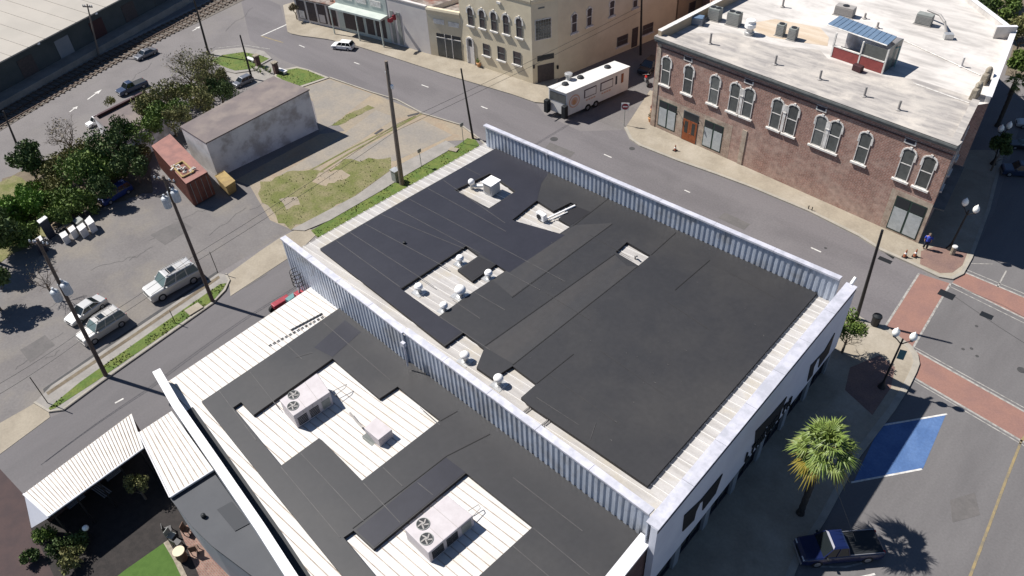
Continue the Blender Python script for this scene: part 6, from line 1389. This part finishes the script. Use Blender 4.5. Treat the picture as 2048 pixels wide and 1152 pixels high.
for iu, (u, v, rr, lf, lab) in enumerate(((112, 380, 36, 'leaf_olive', 'yellow-green scrub between the brown scrub and the bright bushes'), (60, 388, 34, 'leaf_bright', 'yellow-green scrub right below the round evergreen'), (15, 430, 36, 'leaf_mid', 'green scrub cut by the left edge above the lowest bush'), (175, 405, 30, 'leaf_mid', 'green scrub right behind the tan ring'), (230, 348, 34, 'leaf_mid', 'green scrub in the gap between the deep green tree and the blue van'), (150, 310, 34, 'leaf_olive', 'olive scrub at the foot of the pale brown bare tree'), (182, 325, 36, 'leaf_mid', 'lighter green scrub left of the dark green tree'), (280, 300, 30, 'leaf_olive', 'olive scrub beside the far end of the red container'), (112, 440, 30, 'leaf_mid', 'green scrub just above the cabinet with the cream top'), (425, 150, 30, 'leaf_olive', 'olive scrub beside the left tip of the large grass island'), (360, 185, 34, 'leaf_mid', 'green scrub under the large spreading half bare tree'))):
    tree(lab, (u, v), rr, 1.1 if iu not in (6, 10) else 1.8, lf, 1700, .14, name='bush', cat='bush', trunk=False, flat=.7)
tree('dark bush left of the small grey cabinet', (50, 470), 30, 1.0, 'leaf_mid', 1500, .14, name='bush', cat='bush', trunk=False)
tree('big dark tree cut by the left edge, shading the lot', (-48, 455), 62, 4.2, 'leaf_dark', 3000, .2)
tree('dark tree cut by the left edge below the bushes', (-40, 560), 45, 3.5, 'leaf_dark', 2400, .2)
tree('bare grey tree beside the lower left utility pole', (78, 545), 34, 3.0, 'leaf_brown', 40, .06, bare=3, bark='bark_pale', clumps=20)
tree('small reddish tree by the debris-roofed shop', (588, 12), 15, 2.0, 'leaf_brown', 700, .12, group=None)
tree('little bush beside the low brown building roof corner', (222, 202), 14, 1.0, 'leaf_olive', 400, .1, name='bush', cat='bush', trunk=False)
tree('loose green street tree at the corner of the white front board', (1703, 652), 36, 3.0, 'leaf_mid', 1300, .11, bare=1, group=None, clumps=14)
gr = 'trees behind the pale-roofed brick building'
for i, (u, v, r, z, lf, lab) in enumerate(((1850, -25, 40, 4, 'leaf_brown', 'brownish tree at the top edge right behind the white roof'), (1905, 5, 38, 3.5, 'leaf_olive', 'olive tree behind the far roof corner, left of the green ones'), (1955, 10, 40, 3.5, 'leaf_dark', 'dark tree right behind the raised roof corner'), (2005, 20, 42, 3.5, 'leaf_mid', 'green tree in the top right corner'), (2050, 60, 40, 3.5, 'leaf_olive', 'olive tree at the right edge below the corner tree'), (1960, 45, 22, 1.5, 'leaf_brown', 'low brown tree by the raised end of the white roof'), (2046, 122, 28, 4, 'leaf_mid', 'small green tree at the right edge above the shaded street'), (2005, 290, 26, 3, 'leaf_dark', 'dark tree with white lamp globes showing through in the shade'), (1925, -30, 50, 4, 'leaf_mid', 'tall green tree cut by the top edge'), (2000, -40, 60, 4, 'leaf_olive', 'wide olive tree cut by the top right edge'))):
    tree(lab, (u, v), r, z, lf, 1700, .2, group=gr)
sheet('dirt', [(1780, -60), (1890, 10), (1985, 62), (2034, 66), (2010, 150), (2060, 160), (2300, 100), (2300, -200), (1800, -200)], 'dirt', .02)
def fan_palm(label, uv, zc, rad, nf=34, group=None, leaf='leaf_palm', seed=4):
    c = P(*uv, zc); b = fl(c, 0); t = thing('palm_tree', label, 'palm tree', b, group=group); rnd = random.Random(seed)
    mb = MB(); mb.lathe(b, [(.30, 0), (.22, .4)] + [(.19 + .025 * (k % 2), .4 + k * (zc - .8) / 16) for k in range(17)] + [(.12, zc - .1)], 12); mb.build('trunk', 'trunk_dark', t)
    gm, ym = MB(), MB()
    for i in range(nf):
        az = i * 2.399963 + rnd.uniform(-.5, .5); f = i / nf; el = R_(88 - 118 * f ** .85) + rnd.uniform(-.25, .25)
        d = Vector((math.cos(az) * math.cos(el), math.sin(az) * math.cos(el), math.sin(el))); pl = rad * rnd.uniform(.3, .55); tip = c + d * pl; m = ym if (f > .72 and rnd.random() < .5) else gm
        m.tube(c, tip, .022, .015, 4)
        side = d.cross(Vector((0, 0, 1))); side = side.normalized() if side.length > .1 else Vector((1, 0, 0)); up = side.cross(d).normalized()
        nb = 12
        for k in range(nb):
            a = (k / (nb - 1) - .5) * R_(105); L = rad * .62 * (1 - .32 * abs(k / (nb - 1) - .5) * 2) * rnd.uniform(.85, 1.1); dd = (d * math.cos(a) + side * math.sin(a)); w = up.cross(dd).normalized() * .045 * rad / 1.9
            mid = tip + dd * L * .55 + up * .03; end = tip + dd * L - Vector((0, 0, L * (.15 + .4 * rnd.random()))); fold = up * .03
            m.add([tip, mid - w, mid + w, end, mid + fold], [(0, 1, 4), (0, 4, 2), (1, 3, 4), (4, 3, 2)])
    gm.build('frond', leaf, t, raw=True)
    if ym.v: ym.build('dead_frond', 'leaf_palm_yellow', t, raw=True)
    return t
pr = mpp(1650, 897, 7.0) * 76
fan_palm('fan palm with a bright green crown in front of the white front board', (1650, 897), 7.0, pr, 50)
fan_palm('small fan palm at the right edge behind the brick building', (2032, 165), 5.0, mpp(2032, 165, 5) * 26, 20, None, 'leaf_palm', 9)
# ------------------------------------------------------------------ small things in the left lot
def crate(label, px, z1, m='white_box', name='crate', cat='crate', group='white boxes by the bushes', lid=None):
    T = [P(u, v, z1) for u, v in px]; t = thing(name, label, cat, fl(T[0], 0), group=group); mb = MB(); mb.hull8([fl(p, .02) for p in T], T); mb.build('body', m, t, bevel=.03)
    mb = MB(); c = sum(T, Vector()) / len(T); ex = [p + (p - c).normalized() * .04 for p in T]; mb.hull8([p + Vector((0, 0, .002)) for p in ex], [p + Vector((0, 0, .07)) for p in ex]); mb.build('lid', lid or m, t)
    return t
Z5b = lambda x, y: (x / 6.4, 380 + y / 6.4)
crate('tall navy cabinet with a cream top beside the bushes', [Z5b(480, 400), Z5b(510, 432), Z5b(605, 362), Z5b(575, 335)], 2.0, 'navy_box', 'cabinet', 'cabinet', None, 'white_box')
crate('small black cabinet with a grey lid near the lot edge', [Z5b(425, 655), Z5b(450, 705), Z5b(545, 640), Z5b(520, 590)], 1.3, 'navy_box', 'cabinet', 'cabinet', None, 'white_box')
crate('white box nearest the navy cabinet in the row', [Z5b(760, 570), Z5b(800, 625), Z5b(870, 580), Z5b(835, 530)], .8)
crate('second white box in the row from the navy cabinet', [Z5b(870, 500), Z5b(905, 550), Z5b(968, 500), Z5b(935, 455)], .85)
crate('third white box in the row, the widest one', [Z5b(985, 480), Z5b(1025, 535), Z5b(1100, 475), Z5b(1060, 425)], .9)
crate('pale grey bin at the right end of the white box row', [Z5b(1090, 400), Z5b(1130, 460), Z5b(1205, 410), Z5b(1150, 335)], 1.0, 'white_box', 'bin', 'bin')
crate('grey open box behind the second white box', [Z5b(940, 400), Z5b(985, 440), Z5b(1060, 380), Z5b(1010, 340)], .8, 'ac_grey', 'bin', 'bin')
crate('pinkish old cushion box behind the first white boxes', [Z5b(830, 465), Z5b(850, 490), Z5b(915, 445), Z5b(890, 420)], .6, 'stucco_tan', 'crate', 'crate')
o = MB(); c = P(*Z5b(770, 440), .4); o.path([c + Vector((math.cos(k * .7) * .55, math.sin(k * .7) * .8, .15 * math.sin(k * 1.4))) for k in range(10)], .09, 6); tag(o.build('rubber_ring', 'stucco_tan', loc=c), 'round tan ring lying behind the pale crates', 'ring')
# red lift with a cage beside the big building's back corner
t = thing('boom_lift', 'red lift with a black hooped cage between the side street and the ribbed wall', 'lift', P(590, 600))
p = P(562, 604, .9); mb = MB(); mb.box(p, (.6, 1.6, .4), rz=-.05); mb.build('chassis', 'red_paint', t, bevel=.06)
for dx in (-.4, .4):
    for dy in (-.7, .7): q = fl(p, .35) + Vector((dx, dy, 0)); mb = MB(); mb.tube(q - Vector((.12, 0, 0)), q + Vector((.12, 0, 0)), .35, .35, 12); mb.build('wheel', 'rubber', t)
p2 = P(599, 590, 2.3); mb = MB(); mb.box(p2, (.6, .7, .6)); mb.build('counterweight', 'red_paint', t, bevel=.05); mb = MB(); mb.box(P(583, 597, 1.3), (.5, .9, .4), rz=.1); mb.build('engine_cover', 'teal_box', t, bevel=.03)
pc = P(597, 562, 3.9); mb = MB(); mb.tube(p2, pc, .09, .07, 6); mb.build('arm', 'white_box', t); mb = MB()
for k in range(4):
    z = -.2 + k * .4; L = [pc + Vector((math.cos(a * .5236) * .5, math.sin(a * .5236) * .5, z)) for a in range(13)]; mb.path(L, .03, 4)
for k in range(8): a = k * .7854; mb.tube(pc + Vector((math.cos(a) * .5, math.sin(a) * .5, -.2)), pc + Vector((math.cos(a) * .5, math.sin(a) * .5, 1.0)), .025, .025, 4)
mb.build('cage', 'pole_black', t)
# grass island furniture
for lab, b, tt in (('brown pillar on the larger grass island', (517, 132), (510, 112)), ('brown pillar on the smaller grass island', (554, 147), (548, 126))):
    p = P(*b); z = HG(b, tt); t = thing('brick_pillar', lab, 'pillar', p, group='brown pillars at the junction'); MB().box(p + Vector((0, 0, z / 2)), (.55, .55, z)).build('shaft', 'brick_dark', t, bevel=.02); MB().box(p + Vector((0, 0, z + .06)), (.7, .7, .12)).build('cap', 'stone', t)
for lab, c in (('white slab bench beside the pillar on the larger grass island', (503, 124)), ('white slab bench on the smaller grass island', (566, 147))):
    p = P(*c); t = thing('bench', lab, 'bench', p, group='white benches at the junction'); MB().box(p + Vector((0, 0, .45)), (1.5, .5, .1), rz=.1).build('seat', 'white_box', t)
    for s in (-.5, .5): MB().box(p + Vector((s, 0, .2)), (.12, .4, .4), rz=.1).build('leg', 'white_box', t)
for k in range(6):
    p = P(508 + k * 6.5, 139 + (k % 3) * 3.5, .05); t = MB(); rnd = random.Random(k)
    for j in range(22): a = rnd.random() * 6.283; d = Vector((math.cos(a), math.sin(a), 0)); e = Vector((-d.y, d.x, 0)) * .04; tp_ = p + d * rnd.uniform(.2, .55) + Vector((0, 0, rnd.uniform(.4, .9))); t.add([p - e, p + e, tp_], [(0, 1, 2)])
    tag(t.build('yucca', 'leaf_mid', loc=p, raw=True), 'spiky low plant in the row on the paved gap between the two pillars', 'plant', 'spiky plants between the pillars')
t = thing('utility_cabinet', 'grey utility box in the grass at the foot of the pale pole', 'cabinet', P(792, 366)); p = P(793, 362); MB().box(p + Vector((0, 0, .65)), (.7, .6, 1.3)).build('body', 'ac_grey', t, bevel=.03); MB().box(p + Vector((0, 0, 1.34)), (.8, .7, .08)).build('lid', 'galv', t)
p = P(907, 299, .12); tag(MB().box(p, (1.0, .7, .1), rz=.3).build('concrete_slab', 'concrete', bevel=.02, loc=p), 'pale rectangular slab in the grass near the street corner', 'slab')
p = P(388, 618, .2); tag(MB().box(p, (.9, 1.3, .1), rz=.0).build('access_cover', 'concrete', bevel=.02, loc=p), 'pale rectangular access cover in the grass strip near the transformer pole', 'cover')
# plants and pots at shop fronts
def pot(label, c, leaf='leaf_mid', r=.3, z=.13):
    p = P(*c, z); t = thing('potted_plant', label, 'plant pot', p); MB().lathe(p, [(r * .7, 0), (r, .4), (r * 1.05, .45)], 12).build('pot', 'logo_orange', t); m = MB(); leaves(m, p + Vector((0, 0, .75)), r * 1.5, 160, .09, 3, 5); m.build('foliage', leaf, t, raw=True)
pot('potted plant on the pavement before the arched white door', (958, 133)); pot('reddish potted plant at the left corner of the brick building', (1301, 243), 'leaf_brown'); pot('second potted plant by the left corner of the brick building, nearer the wall', (1304, 226), 'lamp_red', .22)
# ------------------------------------------------------------------ courtyard at lower left
tree('small olive tree in the courtyard behind the canopy', (272, 968), 26, 1.8, 'leaf_olive', 700, .09, group=None)
for i, (u, v, r, lf, lab) in enumerate(((88, 1070, 26, 'leaf_mid', 'pale green courtyard plant nearest the canopy corner'), (150, 1085, 28, 'leaf_dark', 'dark courtyard bush in the middle of the bed'), (140, 1118, 28, 'leaf_olive', 'olive courtyard bush with white-edged leaves, lowest in the bed'), (112, 1098, 22, 'leaf_dark', 'dark low plant between the courtyard bushes'), (60, 1110, 20, 'leaf_dark', 'dark plant at the left of the courtyard bed'))):
    tree(lab, (u, v), r, .6, lf, 700, .10, group='plants in the courtyard bed', name='bush', cat='bush', trunk=False)
p = P(188, 1078, 0); t = thing('garden_lantern', 'white round lantern in the dark courtyard', 'lantern', p); MB().tube(p, p + Vector((0, 0, 1.2)), .03).build('post', 'pole_black', t); m = MB(); m.ball(p + Vector((0, 0, 1.35)), .2, 12); m.build('globe', 'globe', t, smooth=True)
def bench_rack(label, a, b, n):
    A, B = P(*a, .0), P(*b, .0); d = (B - A).normalized(); q = Vector((-d.y, d.x, 0)); L = (B - A).length; t = thing('slatted_bench', label, 'bench', A, group='slatted benches in the courtyard')
    for k in range(n): o = q * (k - n / 2) * .13; MB().hull8([A + o + Vector((0, 0, .42)), B + o + Vector((0, 0, .42)), B + o + q * .07 + Vector((0, 0, .42)), A + o + q * .07 + Vector((0, 0, .42))], [A + o + Vector((0, 0, .46)), B + o + Vector((0, 0, .46)), B + o + q * .07 + Vector((0, 0, .46)), A + o + q * .07 + Vector((0, 0, .46))]).build('slat', 'grey_wall', t)
    for f in (.08, .92): c = A.lerp(B, f); MB().box(c + Vector((0, 0, .2)), (.08, .08, .4)).build('leg', 'pole_black', t)
bench_rack('slatted bench along the canopy, lower one', (140, 1022), (172, 996), 4); bench_rack('slatted bench along the canopy, upper one', (216, 966), (245, 944), 4); bench_rack('slatted bench turned toward the courtyard middle', (196, 978), (222, 996), 5)
p = P(367, 1118, .03); t = thing('barrel_table', 'barrel table with a bright round top on the sunny brick patio', 'table', p); MB().lathe(p, [(.26, 0), (.33, .35), (.33, .6), (.27, .95)], 16).build('barrel', 'wood_table', t); MB().lathe(p + Vector((0, 0, .95)), [(.36, 0), (.37, .05)], 20).build('table_top', 'stucco_yellow', t)
def chair(label, c, rz, m='wood_table'):
    p = P(*c, .03); t = thing('chair', label, 'chair', p, rz, 'chairs on the brick patio', local=True)
    MB().box((0, 0, .45), (.45, .45, .04)).build('seat', m, t); MB().box((-.22, 0, .75), (.04, .45, .5)).build('backrest', m, t)
    for x in (-.2, .2):
        for y in (-.2, .2): MB().box((x, y, .22), (.04, .04, .44)).build('leg', 'pole_black', t)
chair('brown chair between the barrel table and the grey wall', (392, 1104), 2.6); chair('brown chair at the shaded top of the brick patio', (378, 1066), .6); chair('dark chair just above the barrel table', (358, 1092), 1.8, 'pole_black'); chair('dark metal chair at the dark end of the patio', (340, 1066), 1.2, 'pole_black'); chair('pale metal chair beside the turf corner', (347, 1078), .4, 'ac_grey')
t = thing('steps', 'dark steps with pale treads against the grey wall at the bottom edge', 'steps', P(470, 1120))
for k in range(6):
    a = P(462 + k * 9, 1124 + k * 9, .25); MB().box(a, (.32, 1.0, .06), rz=R_(40)).build('tread', 'grey_wall' if k % 2 else 'white_box', t)
MB().path([P(455, 1112, 1.0), P(520, 1175, 1.0)], .03).build('handrail', 'pole_black', t)
for s in (0, 1): MB().tube(P(455 + s * 65, 1112 + s * 63, 1.0), fl(P(455 + s * 65, 1112 + s * 63, 1.0), 0), .03).build('rail_post', 'pole_black', t)
